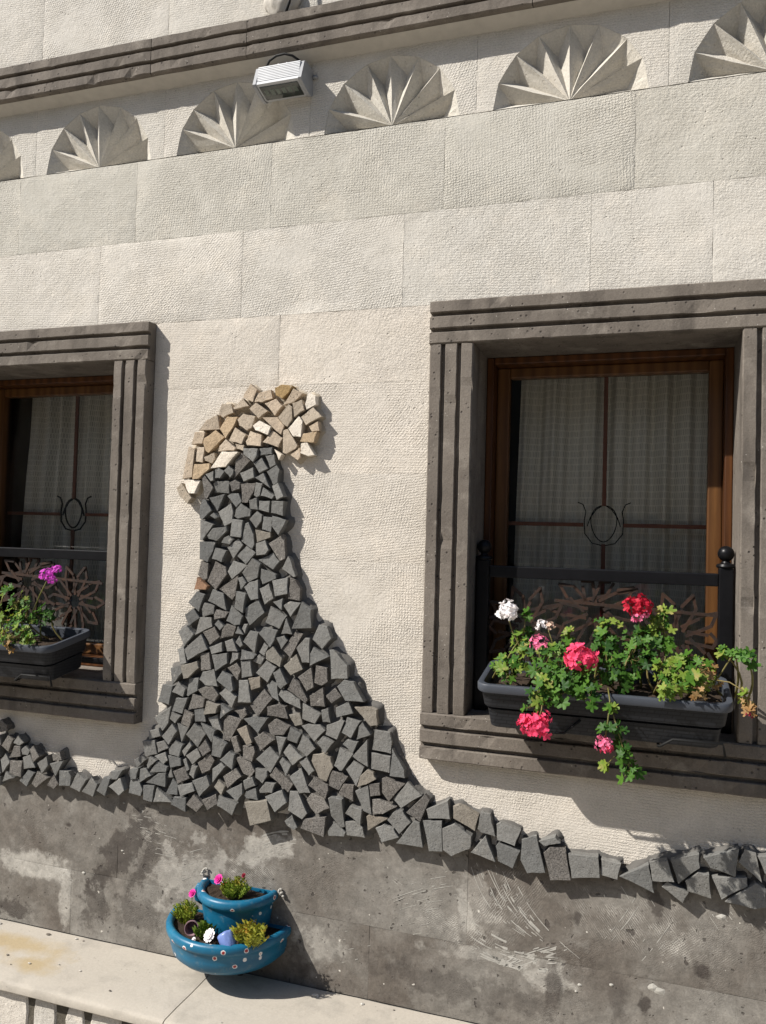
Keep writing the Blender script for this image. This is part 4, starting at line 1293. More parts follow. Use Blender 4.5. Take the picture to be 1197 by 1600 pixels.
# mortar bed: a low lumpy mound following the stones
gx0, gx1, gz0_, gz1_, gs = -2.10, 0.46, 0.70, 2.02, 0.0065
NX, NZ = int((gx1 - gx0) / gs), int((gz1_ - gz0_) / gs)
XX, ZZ = np.meshgrid(gx0 + gs * np.arange(NX + 1), gz0_ + gs * np.arange(NZ + 1))
DI = {g_: np.full(XX.shape, 9.0) for g_ in 'HDLB'}
RI = 0.05
for grp, kind, pts in polys:
    a = np.array([[q.x, q.y] for q in pts])
    i0, i1 = int((a[:, 0].min() - RI - gx0) / gs), int((a[:, 0].max() + RI - gx0) / gs) + 1
    j0, j1 = int((a[:, 1].min() - RI - gz0_) / gs), int((a[:, 1].max() + RI - gz0_) / gs) + 1
    i0, j0 = max(i0, 0), max(j0, 0)
    x, z = XX[j0:j1, i0:i1], ZZ[j0:j1, i0:i1]
    if x.size == 0:
        continue
    d = np.full(x.shape, 9.0)
    inside = np.ones(x.shape, bool)
    for k in range(len(a)):
        p, q = a[k], a[(k + 1) % len(a)]
        e_ = q - p
        t_ = np.clip(((x - p[0]) * e_[0] + (z - p[1]) * e_[1]) / (e_ @ e_), 0, 1)
        d = np.minimum(d, np.hypot(x - p[0] - t_ * e_[0], z - p[1] - t_ * e_[1]))
        inside &= (e_[0] * (z - p[1]) - e_[1] * (x - p[0])) >= 0
    d = np.where(inside, -d, d)
    sub = DI[grp][j0:j1, i0:i1]
    np.minimum(sub, d, out=sub)
stk = np.stack([DI[g_] for g_ in 'HDLB'])
near = stk.argmin(0)
dmin = stk.min(0)
HY = np.zeros(XX.shape)
for j in range(NZ + 1):
    for i in range(NX + 1):
        d = dmin[j, i]
        if d < 0.05:
            x, z = XX[j, i], ZZ[j, i]
            lump = nz(x, 3, z, 28)
            t_ = min(max(((0.0085 if near[j, i] == 1 else 0.004) + 0.010 * nz(x, 1, z, 23) - d) / 0.011, -0.25), 1.0)
            t_ = t_ * t_ * (3 - 2 * t_) if t_ > 0 else t_
            HY[j, i] = 0.0135 * t_ + (0.0028 * lump if t_ > 0.2 else 0) + 0.0012 * nz(x, 8, z, 90)
        else:
            HY[j, i] = -0.004
base_mat = {'H': 'mortar_tan', 'D': 'mortar_dark', 'L': 'mortar_dark', 'B': 'mortar_dark'}
pname = {'H': ('hair', 'hair of cream and tan broken stones'), 'D': ('dress', 'wide dress of dark grey broken stones'),
         'L': ('border_band', 'curved band of grey stones running left from the dress hem'),
         'B': ('border_band', 'curved band of grey stones running right from the dress hem')}
pobj = {}
for gi, g_ in enumerate('HDLB'):
    idx = {}
    m = MB()
    for j in range(NZ):
        for i in range(NX):
            q = [(j, i), (j, i + 1), (j + 1, i + 1), (j + 1, i)]
            if near[j, i] != gi or max(HY[a] for a in q) < 0.0005:
                continue
            f = []
            for a in q:
                if a not in idx:
                    idx[a] = len(m.v)
                    m.v.append((float(XX[a]), -float(HY[a]), float(ZZ[a])))
                f.append(idx[a])
            m.f.append(tuple(f))
    o = m.build(pname[g_][0], M[base_mat[g_]], mosaic, smooth=True)
    o['label'] = pname[g_][1]
    pobj[g_] = o

for si, (grp, kind, pts) in enumerate(polys):
    rs = random.Random(si * 7 + 3)
    c = centroid(pts)
    dep = 0.0310 + rs.gauss(0, 0.0024)
    tx, tz = rs.gauss(0, 0.05), rs.gauss(0, 0.05)
    # ragged outline: split long edges, nudge the new points
    out = []
    for i in range(len(pts)):
        a, b = pts[i], pts[(i + 1) % len(pts)]
        out.append(a)
        L = (b - a).length
        n = 3 if L > 0.035 else 2 if L > 0.016 else 1
        nn = Vector(((b - a).y, -(b - a).x)).normalized()
        for k in range(1, n):
            out.append(a + (b - a) * (k / n + rs.uniform(-.08, .08)) + nn * rs.uniform(-0.0013, 0.0004))
    n = len(out)
    V, F = [], []

    def fy(p):
        return -(dep + tx * (p.x - c.x) + tz * (p.y - c.y))
    for p in out:                                       # worn front face
        w = (c - p)
        q = p + w.normalized() * min(rs.uniform(0.0005, 0.0016), w.length * 0.3)
        V.append((q.x, fy(q), q.y))
    for p in out:
        V.append((p.x, fy(p) + rs.uniform(0.0008, 0.0026), p.y))
    for p in out:                                       # back, buried in the mortar
        q = c + (p - c) * rs.uniform(0.86, 1.0)
        V.append((q.x, -0.006, q.y))
    F.append(tuple(range(n)))
    for i in range(n):
        k = (i + 1) % n
        F.append((i, n + i, n + k, k))
        F.append((n + i, 2 * n + i, 2 * n + k, n + k))
    m = MB()
    m.add(V, F)
    m.build('stone', M[kind], pobj[grp], origin=(c.x, 0, c.y))

# ------------------------------------------------------------------ ledge and kerb below it
le = thing('ledge', 'cream limestone ledge along the foot of the wall, one joint across it', 'ledge', (-0.9, -0.13, 0.29))
for a, b in ((WX0, -2.35), (-2.35, -1.138), (-1.138, -0.05), (-0.05, 0.95), (0.95, WX1)):
    m = MB()
    n = int((b - a) / 0.03)
    prof = [(0.002, 0.3205), (-0.06, 0.3205), (-0.13, 0.3195), (-0.20, 0.319), (-0.252, 0.3178), (-0.260, 0.315), (-0.2635, 0.309), (-0.2625, 0.293), (-0.255, 0.287), (0.002, 0.287)]
    V, F = [], []
    k = len(prof)
    for i in range(n + 1):
        x = a + .0015 + (b - a - .003) * i / n
        for j, (y, z) in enumerate(prof):
            jy = 0.0022 * nz(x, j, 1, 16) if 3 < j < 9 else 0
            V.append((x, y + jy, z + (0.0012 * nz(x, y * 3, 4, 12) if j < 7 else 0) - (.002 if i in (0, n) and j < 6 else 0)))
    for i in range(n):
        for j in range(k - 1):
            F.append((i * k + j, (i + 1) * k + j, (i + 1) * k + j + 1, i * k + j + 1))
    F += [tuple(range(k)), tuple(n * k + j for j in range(k))[::-1]]
    m.add(V, F)
    m.build('slab', M['ledge'], le, smooth=True, auto=40, origin=((a + b) / 2, -.13, .287))
R2 = random.Random(5)
for k in range(20):                                     # flakes and crumbs lying on the ledge
    m = MB()
    x, y = R2.uniform(-1.9, -0.55), R2.uniform(-0.24, -0.01)
    if k < 7:
        y = R2.uniform(-.03, -.006)
    s = R2.uniform(0.002, 0.0045) if k > 5 else R2.uniform(.005, .009)
    bm = bmesh.new()
    bmesh.ops.create_icosphere(bm, subdivisions=1, radius=s)
    for v_ in bm.verts:
        v_.co = Vector((v_.co.x * R2.uniform(.7, 1.6) + x, v_.co.y * R2.uniform(.6, 1.1) + y, .3205 + s * .25 + v_.co.z * R2.uniform(.3, .6)))
    bm.verts.index_update()
    m.add([v_.co[:] for v_ in bm.verts], [[v_.index for v_ in f.verts] for f in bm.faces])
    bm.free()
    setp(m.build('stone_crumb', M['kerb'] if k % 3 else M['tuff']), 'small stone crumb lying on the pale ledge', 'crumb', 'crumbs lying on the ledge')

kb = thing('kerb_wall', 'low kerb of pale upright stones with dark joints under the ledge', 'kerb', (-0.9, -0.2, 0))
m = MB()
m.box(WX0, WX1, -0.2355, 0.005, 0.0, 0.2868)
m.build('mortar_core', M['grime'], kb)
x = WX0
k = 0
while x < WX1 - 0.1:
    w = R2.uniform(0.060, 0.125)
    gp = R2.uniform(0.008, 0.028)
    top, bot = R2.uniform(.2780, .2835), R2.uniform(.02, .05)
    n = 7
    L_, R_ = [], []
    for i in range(n):
        t_ = i / (n - 1)
        z = top + (bot - top) * t_
        L_.append((x + 0.011 * nz(x, 1, z, 25) + .004 * (1 if i == 0 else 0), z))
        R_.append((x + w + 0.011 * nz(x + w, 2, z, 25) - .008 * t_ - .004 * (1 if i == 0 else 0), z))
    V, F = [], []
    for (a, b) in zip(L_, R_):
        yy = -0.240 + .004 * nz(a[0], 5, a[1], 20)
        V += [(a[0], -.2325, a[1]), (a[0], yy + .006, a[1]), (a[0] + .006, yy, a[1]), (b[0] - .006, yy, b[1]), (b[0], yy + .006, b[1]), (b[0], -.2325, b[1])]
    for i in range(n - 1):
        for j in range(5):
            F.append((i * 6 + j, i * 6 + j + 1, i * 6 + j + 7, i * 6 + j + 6))
    F += [tuple(range(6))[::-1], tuple((n - 1) * 6 + j for j in range(6))]
    m = MB()
    m.add(V, F)
    m.build('kerb_stone', M['kerb'], kb, origin=(x, -.24, bot), smooth=True, auto=40)
    x += w + gp

# ------------------------------------------------------------------ wall lamp
la = thing('wall_lamp', 'white ribbed aluminium floodlight fixed over the carved frieze', 'lamp', (-0.97, -0.09, 2.74))
X0, X1 = -1.034, -0.906
# cross-section (y, z): ribbed front, glass underneath, closed back
fr0, fr1 = Vector((-0.113, 2.834)), Vector((-0.121, 2.770))
sec = [(-0.052, 2.838), (-0.096, 2.838)]
nr = 9
for k in range(nr):
    a = fr0.lerp(fr1, k / nr)
    b = fr0.lerp(fr1, (k + 0.62) / nr)
    c_ = fr0.lerp(fr1, (k + 0.80) / nr)
    sec += [(a.x, a.y), (b.x, b.y), (c_.x + .0028, c_.y)]
sec += [(-0.1225, 2.768), (-0.1245, 2.757), (-0.118, 2.753), (-0.066, 2.737), (-0.048, 2.744)]
V = [(x, y, z) for x in (X0, X1) for y, z in sec]
k = len(sec)
F = [(j, (j + 1) % k, k + (j + 1) % k, k + j) for j in range(k)] + [tuple(range(k))[::-1], tuple(range(k, 2 * k))]
m = MB(); m.add(V, F)
body = m.build('housing', M['alu'], la)
for xa, xb in ((X0 - .010, X0 - .0005), (X1 + .0005, X1 + .010)):
    cs = [(-.046, 2.835), (-.056, 2.843), (-.100, 2.842), (-.108, 2.834), (-.127, 2.757), (-.123, 2.749), (-.068, 2.7315), (-.054, 2.734), (-.044, 2.745)]
    V = [(x, y, z) for x in (xa, xb) for y, z in cs]
    q = len(cs)
    m = MB(); m.add(V, [(j, (j + 1) % q, q + (j + 1) % q, q + j) for j in range(q)] + [tuple(range(q))[::-1], tuple(range(q, 2 * q))])
    m.build('end_cap', M['cap'], la)
m = MB()
a, b = Vector((-.1165, 2.7515)), Vector((-.0685, 2.7368))
V = [(x, p.x, p.y + dz) for x in (X0 + .006, X1 - .006) for p, dz in ((a, 0), (b, 0), (b, -.0022), (a, -.0022))]
m.add(V, [(0, 1, 2, 3), (7, 6, 5, 4), (0, 4, 5, 1), (1, 5, 6, 2), (2, 6, 7, 3), (3, 7, 4, 0)])
m.build('lens', M['lens'], la)
for i in range(6):
    xx = X0 + .020 + i * .0175
    pc = a.lerp(b, .42)
    m = MB()
    m.add([(xx + dx, pc.x + dy, pc.y - .0026 - dy * .307) for dx, dy in ((-.006, -.009), (.006, -.009), (.006, .011), (-.006, .011))] +
          [(xx, pc.x, pc.y - .0042)], [(0, 1, 4), (1, 2, 4), (2, 3, 4), (3, 0, 4)])
    m.build('led', M['led'], la)
m = MB()
for xx in (-.984, -.958):
    m.bbox(xx - .0018, xx + .0018, -.092, -.050, 2.836, 2.856, .0006)
m.bbox(-.990, -.952, -.0525, -.0462, 2.839, 2.852, .001)
m.bbox(-.995, -.947, -.0505, -.0465, 2.80, 2.846, .001)
m.build('bracket', M['alu'], la)
CABLE = [at(*q) for q in ((414, 122, .040), (415, 108, .046), (421, 95, .054), (432, 87, .062), (445, 84, .066), (457, 87, .062), (467, 94, .050), (474, 101, .030), (479, 106, .006))]
m = MB()
m.lathe([(0, 0), (.008, 0), (.009, .004), (.006, .012), (0, .013)], (-.888, -.049, 2.806), n=10)
m.build('cable_gland', M['cap'], la, smooth=True)
for ch in la.children:
    ch.data.transform(Matrix.Translation((-0.026, 0.047, 0.046)) @ Matrix.Diagonal((1, 1, .72, 1)))
MB().tube(CABLE, .0034, 8).build('cable', M['cable'], la, smooth=True)

# rough stone foot and cable just above the cornice
m = MB()
bm = bmesh.new()
bmesh.ops.create_icosphere(bm, subdivisions=4, radius=1)
for v_ in bm.verts:
    d = 1 + .16 * nz(v_.co.x, v_.co.y, v_.co.z, 2.2) + .07 * nz(v_.co.x, v_.co.y + 9, v_.co.z, 7)
    v_.co = Vector((-1.018 + v_.co.x * .056 * d, -.012 + v_.co.y * .034 * d, 3.078 + v_.co.z * .062 * d))
bm.verts.index_update()
m.add([v_.co[:] for v_ in bm.verts], [[v_.index for v_ in f.verts] for f in bm.faces])
bm.free()
cb = thing('stone_corbel', 'rough rounded stone lump with a black cable sitting on the cornice', 'corbel', (-1.022, -.02, 3.01))
m.build('stone', M['core'], cb, smooth=True)
MB().tube([(-.975, -.048, 3.16), (-.972, -.052, 3.09), (-.978, -.050, 3.04), (-.990, -.046, 3.014), (-1.0, -.03, 3.0125)], .004, 8).build('cable', M['cable'], cb, smooth=True)


# ------------------------------------------------------------------ flower boxes
def rrect(cx, cy, hx, hy, r, n=5):
    pts = []
    for q, (sx, sy) in enumerate(((1, -1), (1, 1), (-1, 1), (-1, -1))):
        for k in range(n + 1):
            a = -math.pi / 2 + q * math.pi / 2 + (math.pi / 2) * k / n
            pts.append((cx + sx * (hx - r) + r * math.cos(a), cy + sy * (hy - r) + r * math.sin(a)))
    return pts


TILT = Matrix.Rotation(rad(9.5), 4, 'X')


def flower_box(cx, label):
    cy, zb, h = -0.1025, 1.139, 0.108
    piv = Vector((cx, -0.005, zb))
    fb = thing('flower_box', label, 'flower box', (cx, cy, zb), 'flower boxes on the sills')

    def loft(rings, name, mat, smooth=True, parent=fb, close_bottom=False, close_top=False):
        V, F = [], []
        n = len(rings[0][0])
        for pts, z in rings:
            for p in pts:
                V.append(tuple(piv + TILT @ (Vector((p[0], p[1], zb + z * .86)) - piv)))
        for i in range(len(rings) - 1):
            for k in range(n):
                F.append((i * n + k, i * n + (k + 1) % n, (i + 1) * n + (k + 1) % n, (i + 1) * n + k))
        if close_bottom:
            F.append(tuple(range(n))[::-1])
        if close_top:
            F.append(tuple((len(rings) - 1) * n + k for k in range(n)))
        m = MB(); m.add(V, F)
        return m.build(name, mat, parent, smooth=smooth, auto=35)
    hx, hy = 0.2745, 0.0975
    rr = lambda i, r=.03: rrect(cx, cy, hx - i, hy - i, max(r - i * .4, .008))
    loft([(rr(.030), 0), (rr(.027), .003), (rr(.021), .052), (rr(.0195), .0535), (rr(.0235), .056), (rr(.0225), .060), (rr(.014), .062), (rr(.008), .108), (rr(.008), .114)],
         'body', M['planter'], close_bottom=True)
    loft([(rr(.0075), .106), (rr(.001), .106), (rr(0), .109), (rr(0), .124), (rr(.002), .128), (rr(.010), .1285), (rr(.0135), .126), (rr(.015), .100), (rr(.017), .088)],
         'rim', M['rim'])
    # lumpy soil
    V, F = [], []
    nx, ny = 44, 14
    for j in range(ny + 1):
        for i in range(nx + 1):
            x = cx + (hx - .017) * (2 * i / nx - 1)
            y = cy + (hy - .017) * (2 * j / ny - 1)
            V.append(tuple(piv + TILT @ (Vector((x, y, zb + .082 + .006 * nz(x, y, 1, 40) + .003 * nz(x, y, 2, 110))) - piv)))
    for j in range(ny):
        for i in range(nx):
            a = j * (nx + 1) + i
            F.append((a, a + 1, a + nx + 2, a + nx + 1))
    m = MB(); m.add(V, F)
    m.build('soil', M['soil'], fb)
    for s in (-1, 1):                                   # wire hangers that carry the box
        x = cx + s * .125
        pts = [(x, .045, 1.137), (x, -.005, 1.134), (x, -.170, 1.106), (x + .004, -.178, 1.108), (x + .030, -.182, 1.126), (x + .13, -.182, 1.127), (x + .135, -.180, 1.100)] if s > 0 else \
              [(x - .03, .045, 1.137), (x - .03, -.005, 1.134), (x - .03, -.170, 1.106), (x - .03, -.178, 1.110), (x + .05, -.1815, 1.116), (x + .085, -.190, 1.150)]
        MB().tube(pts, .0032, 6).build('wire_hanger', M['cable'], fb, smooth=True)
    return fb


flower_box(-0.0985, 'anthracite plastic trough holding white, red and coral geraniums')
flower_box(-1.848, 'anthracite plastic trough at the left edge, half bare soil, magenta geranium')


# ------------------------------------------------------------------ plants
def leaf_mesh(name, mat, seed, lobes=5):
    rl = random.Random(seed)
    V, F = [(0, 0, 0)], []
    n = lobes * 3 + 1
    for i in range(n):
        t_ = i / (n - 1)
        a = rad(-158 + 316 * t_)
        w = abs(math.sin(math.pi * lobes * t_))
        r = (0.52 + 0.48 * w ** .8) * rl.uniform(.88, 1.08)
        V.append((r * math.cos(a) + .18, r * math.sin(a), 0.16 * w + .20 * r * r * rl.uniform(.6, 1.2) - .10))
        q = r * .5
    for i in range(1, n):
        F.append((0, i, i + 1))
    me = bpy.data.meshes.new(name)
    me.from_pydata(V, [], F)
    me.polygons.foreach_set('use_smooth', [True] * len(me.polygons))
    me.materials.append(mat)
    return me


LEAF = {k: [leaf_mesh('leaf', M[k], 3 * i + 1) for i in range(3)] for k in ('leaf', 'leaf_y', 'leaf_d', 'leaf_dry')}


def frame_euler(nrm, spin):
    return (nrm.to_track_quat('Z', 'Y').to_matrix() @ Matrix.Rotation(spin, 3, 'Z')).to_euler()


def petal(m, c, d, n, L, w, bend=.25):
    """one cupped petal from c along d, facing n"""
    s = d.cross(n).normalized()
    p = [c, c + d * L * .5 + s * w * .5 + n * L * bend * .5, c + d * L * .5 - s * w * .5 + n * L * bend * .5,
         c + d * L * .95 + s * w * .36 + n * L * bend * .2, c + d * L * .95 - s * w * .36 + n * L * bend * .2, c + d * L * .55 + n * L * bend * .2]
    m.add(p, [(0, 5, 1), (0, 2, 5), (1, 5, 3), (5, 2, 4), (3, 5, 4)])


def flower_head(c, r, mat, parent, seed, dens=1.0, name='flower_head'):
    rf = random.Random(seed)
    m = MB()
    nf = max(8, int(32 * dens))
    for i in range(nf):
        z = 1 - 2 * (i + .5) / nf
        a = i * 2.39996 + rf.uniform(-.3, .3)
        q = math.sqrt(max(0, 1 - z * z))
        n = Vector((q * math.cos(a), q * math.sin(a), z))
        n = (n + Vector((rf.uniform(-.2, .2),) * 3)).normalized()
        if n.z < -.55 or rf.random() < .12:
            continue
        fc = c + n * r * rf.uniform(.42, .92)
        t1 = n.orthogonal().normalized()
        t2 = n.cross(t1)
        s0 = rf.uniform(0, 6.28)
        for k in range(6):
            b = s0 + k * 2 * math.pi / 6 + rf.uniform(-.25, .25)
            d = (t1 * math.cos(b) + t2 * math.sin(b) + n * rf.uniform(.05, .7)).normalized()
            petal(m, fc, d, n, r * rf.uniform(.26, .42), r * rf.uniform(.17, .28), rf.uniform(-.1, .5))
    return m.build(name, mat, parent, origin=c)


def curve(a, b, sag=0.0, n=6, side=Vector((0, 0, 0))):
    out = []
    for i in range(n + 1):
        t_ = i / n
        out.append(a.lerp(b, t_) + Vector((0, 0, sag)) * math.sin(math.pi * t_) + side * math.sin(math.pi * t_))
    return out


def geranium(label, loc, clusters, flowers, stems_extra, seed, group='geraniums in the flower boxes', zsoil=1.205):
    """clusters: (px, py, d, radius_m, count, kinds); flowers: (px, py, d, radius_m, mat, density)"""
    rg = random.Random(seed)
    g_ = thing('geranium', label, 'geranium', loc, group)
    st = MB()
    mains = []
    for (px, py, d, r, cnt, kinds) in clusters:
        d += .045 if d >= .115 else .012
        c = at(px, py, d)
        root = Vector((c.x + rg.uniform(-.05, .05), rg.uniform(-.11, -.04), zsoil))
        if py < 1110 and d < .215:
            mains.append(MB().tube(curve(root, c, .0, 5, Vector((rg.uniform(-.02, .02), rg.uniform(-.03, 0), 0))), [.0030, .0028, .0026, .0023, .002, .0016], 5))
        for i in range(int(cnt * 1.6)):
            v_ = Vector((rg.gauss(0, 1), rg.gauss(0, .8), rg.gauss(0, 1)))
            v_ = v_.normalized() * r * 1.22 * rg.random() ** .55
            p = c + v_
            n = (Vector((-.45, -1.0, .75)) + v_.normalized() * .9 + Vector((rg.uniform(-1, 1), rg.uniform(-.6, .6), rg.uniform(-1, 1))) * .65).normalized()
            kd = rg.choice(kinds)
            share('leaf', rg.choice(LEAF[kd]), g_, p, frame_euler(n, rg.uniform(0, 6.28)), (rg.uniform(.0068, .0138) if rg.random() < .82 else rg.uniform(.014, .019)) * (1.0 if kd != 'leaf_dry' else .7))
            st.tube([c + v_ * .1, c + v_ * .6 + Vector((0, .004, -.004)), p], .0009, 3, False)
    for (px, py, d, r, mt, den) in flowers:
        d += .045 if d >= .115 else .012
        c = at(px, py, d)
        flower_head(c, r * .93, M[mt], g_, rg.random(), den)
    for pts, r in stems_extra:
        mains.append(MB().tube([at(q[0], q[1], q[2] + (.045 if q[2] >= .115 else .012)) for q in pts], r, 5))
    setp(st.build('leaf_stalks', M['stem'], g_, smooth=True), kind='stuff')
    for mm in mains:
        mm.build('stem', M['stem'], g_, smooth=True)
    return g_


K, Y, DK, DRY = 'leaf', 'leaf_y', 'leaf_d', 'leaf_dry'
geranium('white-flowered geranium at the left end of the right flower box', (-0.30, -.08, 1.19),
         [(800, 1043, .13, .034, 26, [K, Y, Y]), (780, 1040, .12, .018, 8, [Y, K]), (812, 1000, .08, .020, 9, [K, Y]), (826, 1012, .09, .02, 9, [K, Y]), (822, 962, .06, .010, 4, [K]),
          (823, 985, .07, .012, 4, [K])],
         [(793, 956, .09, .0335, 'white', 1.25), (846, 977, .08, .018, 'white', .6), (860, 978, .08, .015, 'peach', .5)],
         [([(822, 1040, .09), (812, 1010, .09), (800, 985, .09), (795, 968, .09)], .0016), ([(870, 1030, .08), (862, 1000, .08), (857, 985, .08)], .0013)], 1)
geranium('coral-flowered geranium trailing over the front of the right flower box', (-0.20, -.10, 1.19),
         [(850, 1040, .13, .036, 24, [K, K, DK]), (878, 1058, .16, .034, 24, [K, DK]), (846, 1080, .18, .026, 14, [K, DK]), (835, 1100, .19, .024, 13, [K, Y, DK]), (850, 1068, .19, .018, 6, [Y, DRY]),
          (905, 1072, .17, .026, 14, [K, DK]), (880, 1010, .08, .022, 9, [Y, K]), (890, 990, .06, .014, 6, [Y]), (925, 1062, .16, .028, 13, [K]), (872, 1085, .185, .022, 8, [DK, K]),
          (922, 1088, .19, .020, 7, [DK, K]), (858, 1020, .1, .02, 8, [K, Y]), (904, 1052, .13, .02, 8, [K])],
         [(842, 1006, .12, .0235, 'pink', .75), (907, 1029, .16, .0415, 'coral', 1.5), (838, 1137, .205, .038, 'coral', 1.4), (822, 1128, .20, .022, 'coral', .8), (849, 1122, .20, .020, 'coral', .7)],
         [([(848, 1050, .13), (843, 1025, .12), (842, 1010, .12)], .0015), ([(848, 1095, .19), (846, 1110, .20), (840, 1128, .205)], .0016), ([(915, 1065, .13), (910, 1045, .15)], .0016)], 2)
geranium('tall bushy geranium with a crimson head behind the right flower box', (-0.03, -.07, 1.19),
         [(948, 985, .07, .030, 18, [K, DK, Y]), (945, 1010, .08, .030, 15, [K, DK]), (1000, 1000, .08, .034, 20, [K, DK]), (1030, 985, .07, .026, 14, [K, Y]), (985, 1030, .10, .040, 22, [K, DK]),
          (1015, 1030, .10, .030, 16, [K, DK]), (955, 1045, .12, .034, 18, [K, DK]), (1040, 1005, .08, .022, 9, [K]), (1038, 955, .06, .010, 5, [Y, K]), (970, 1060, .13, .026, 12, [K, DK]),
          (1025, 970, .06, .020, 9, [K, Y])],
         [(997, 950, .09, .035, 'red', 1.3), (996, 966, .105, .018, 'pink', .6), (1008, 962, .10, .014, 'pink', .5)],
         [([(1000, 1040, .08), (1003, 1000, .08), (998, 965, .085)], .0016), ([(1030, 1000, .07), (1034, 975, .06), (1038, 955, .06)], .0014), ([(950, 1050, .1), (946, 1010, .08), (948, 975, .07)], .0018)], 3)
geranium('sparse yellowing geranium at the right end of the right flower box', (0.10, -.08, 1.19),
         [(1042, 1050, .13, .026, 13, [Y, K]), (1060, 1062, .15, .030, 15, [Y, K, Y]), (1085, 1058, .15, .028, 13, [Y, K]), (1040, 1078, .18, .016, 5, [Y]), (1100, 1045, .12, .022, 9, [Y, K, DRY]),
          (1115, 1065, .12, .02, 7, [Y, DRY]), (1078, 1035, .10, .018, 7, [K, Y]), (1132, 1020, .12, .010, 5, [K, Y]), (1148, 1019, .13, .012, 6, [K]), (1168, 1027, .14, .012, 6, [K, DK]),
          (1090, 1085, .18, .014, 5, [DRY]), (1166, 1090, .15, .016, 6, [DRY, Y]), (1172, 1108, .16, .012, 4, [DRY]), (1060, 1035, .1, .015, 5, [Y])],
         [(1172, 1117, .16, .010, 'darkred', .5)],
         [([(1110, 1075, .12), (1128, 1050, .12), (1142, 1028, .125), (1150, 1020, .13), (1168, 1026, .14)], .0017), ([(1115, 1062, .13), (1140, 1066, .15), (1160, 1078, .16), (1168, 1095, .16), (1172, 1112, .16)], .0015),
          ([(1050, 1060, .14), (1080, 1055, .15), (1105, 1045, .13)], .0014)], 4)
geranium('geranium shoot hanging from the right flower box with a pink head', (-0.04, -.16, 1.05),
         [(958, 1108, .20, .014, 5, [Y, K]), (946, 1135, .205, .016, 6, [DK, K]), (968, 1140, .20, .012, 4, [DK]), (975, 1180, .205, .018, 7, [DK, K]), (985, 1205, .205, .020, 10, [DK, K]), (946, 1198, .2, .008, 4, [Y]),
          (970, 1165, .2, .012, 4, [DK])],
         [(944, 1163, .205, .0225, 'pink', .8), (948, 1172, .205, .016, 'coral', .5)],
         [([(950, 1075, .16), (953, 1095, .195), (950, 1125, .203), (945, 1158, .205)], .0017), ([(953, 1100, .196), (968, 1150, .203), (978, 1185, .205), (986, 1205, .205)], .0015), ([(960, 1182, .204), (948, 1195, .2)], .001)], 5)
geranium('magenta-flowered geranium in the left flower box', (-1.95, -.08, 1.19),
         [(30, 940, .07, .030, 18, [K, Y, DK]), (12, 965, .10, .034, 20, [K, Y]), (40, 965, .10, .030, 16, [Y, K]), (65, 960, .08, .028, 16, [K, DK]), (25, 995, .16, .036, 22, [K, Y]), (45, 1000, .17, .022, 8, [K, Y]),
          (8, 985, .14, .024, 10, [DRY, Y, K]), (80, 962, .08, .016, 6, [DK]), (-20, 960, .1, .04, 22, [K, DK]), (-25, 1000, .15, .035, 16, [K]), (-60, 975, .1, .04, 18, [K]), (10, 920, .06, .014, 6, [K, Y]),
          (15, 1010, .18, .014, 5, [DRY])],
         [(74, 899, .10, .024, 'magenta', .9), (89, 890, .10, .019, 'magenta', .75), (80, 906, .105, .018, 'magenta', .7)],
         [([(50, 960, .09), (62, 930, .095), (73, 908, .10)], .0019), ([(20, 990, .1), (25, 960, .08), (30, 935, .07)], .002)], 6)

# ------------------------------------------------------------------ blue two-tier wall planter
PC = Vector((-1.092, -0.001, 0.0))
bp = thing('wall_planter', 'blue glazed two-tier half-round planter with white and red dots on the plinth', 'planter', (PC.x, 0, .388))
a0, a1 = math.pi, 2 * math.pi
m = MB()
low = [(0, .380), (.118, .381), (.146, .387), (.162, .402), (.1685, .425), (.169, .446), (.176, .450), (.180, .457), (.1805, .468), (.177, .475), (.169, .477), (.161, .473), (.158, .455)]
m.lathe(low, PC, a0, a1, 40)
low_o = m.build('lower_bowl', M['blue'], bp, smooth=True, auto=60)
PU = Vector((-1.072, -0.001, 0))
m = MB()
upp = [(.086, .440), (.096, .480), (.102, .515), (.103, .532), (.112, .538), (.1175, .545), (.118, .557), (.113, .564), (.104, .565), (.096, .559), (.093, .540)]
m.lathe(upp, PU, a0, a1, 36)
m.build('upper_bowl', M['blue'], bp, smooth=True, auto=60)
m = MB()
m.lathe([(0, .388), (.095, .388), (.140, .398), (.163, .418), (.171, .440), (.178, .47)], PC, a0, a1, 40)


def half_plate(prof, c, name):
    V = [(c.x - r, -.0005, z) for r, z in prof] + [(c.x + r, -.0005, z) for r, z in prof[::-1]]
    n = len(V)
    mm = MB()
    mm.add(V + [(p[0], .0025, p[2]) for p in V], [tuple(range(n)), tuple(range(n, 2 * n))[::-1]] + [(i, (i + 1) % n, n + (i + 1) % n, n + i) for i in range(n)])
    return mm.build(name, M['blue'], bp)


half_plate([(.095, .389), (.140, .399), (.165, .43), (.172, .470)], PC, 'back_plate')
half_plate([(.090, .4705), (.100, .515), (.108, .560)], PU, 'back_plate')
# small blue loop handle and pale rope lugs at the wall
MB().tube([(PU.x - .104, -.012, .545), (PU.x - .122, -.016, .548), (PU.x - .131, -.018, .530), (PU.x - .126, -.016, .508), (PU.x - .108, -.012, .498)], .0065, 8).build('handle', M['blue'], bp, smooth=True)
for s, xx, zz in ((-1, PU.x - .112, .580), (1, PU.x + .128, .560)):
    m = MB()
    pts = []
    for k in range(22):
        t_ = k / 21
        q = t_ * 5 * math.pi
        pts.append((xx + .0045 * math.cos(q) + s * .012 * t_ - s * .004, -.005 + .003 * math.sin(q * 1.3), zz + .010 - .020 * t_ + .003 * math.sin(q)))
    m.tube(pts, .0028, 5)
    m.build('rope_knot', M['smear'], bp, smooth=True)


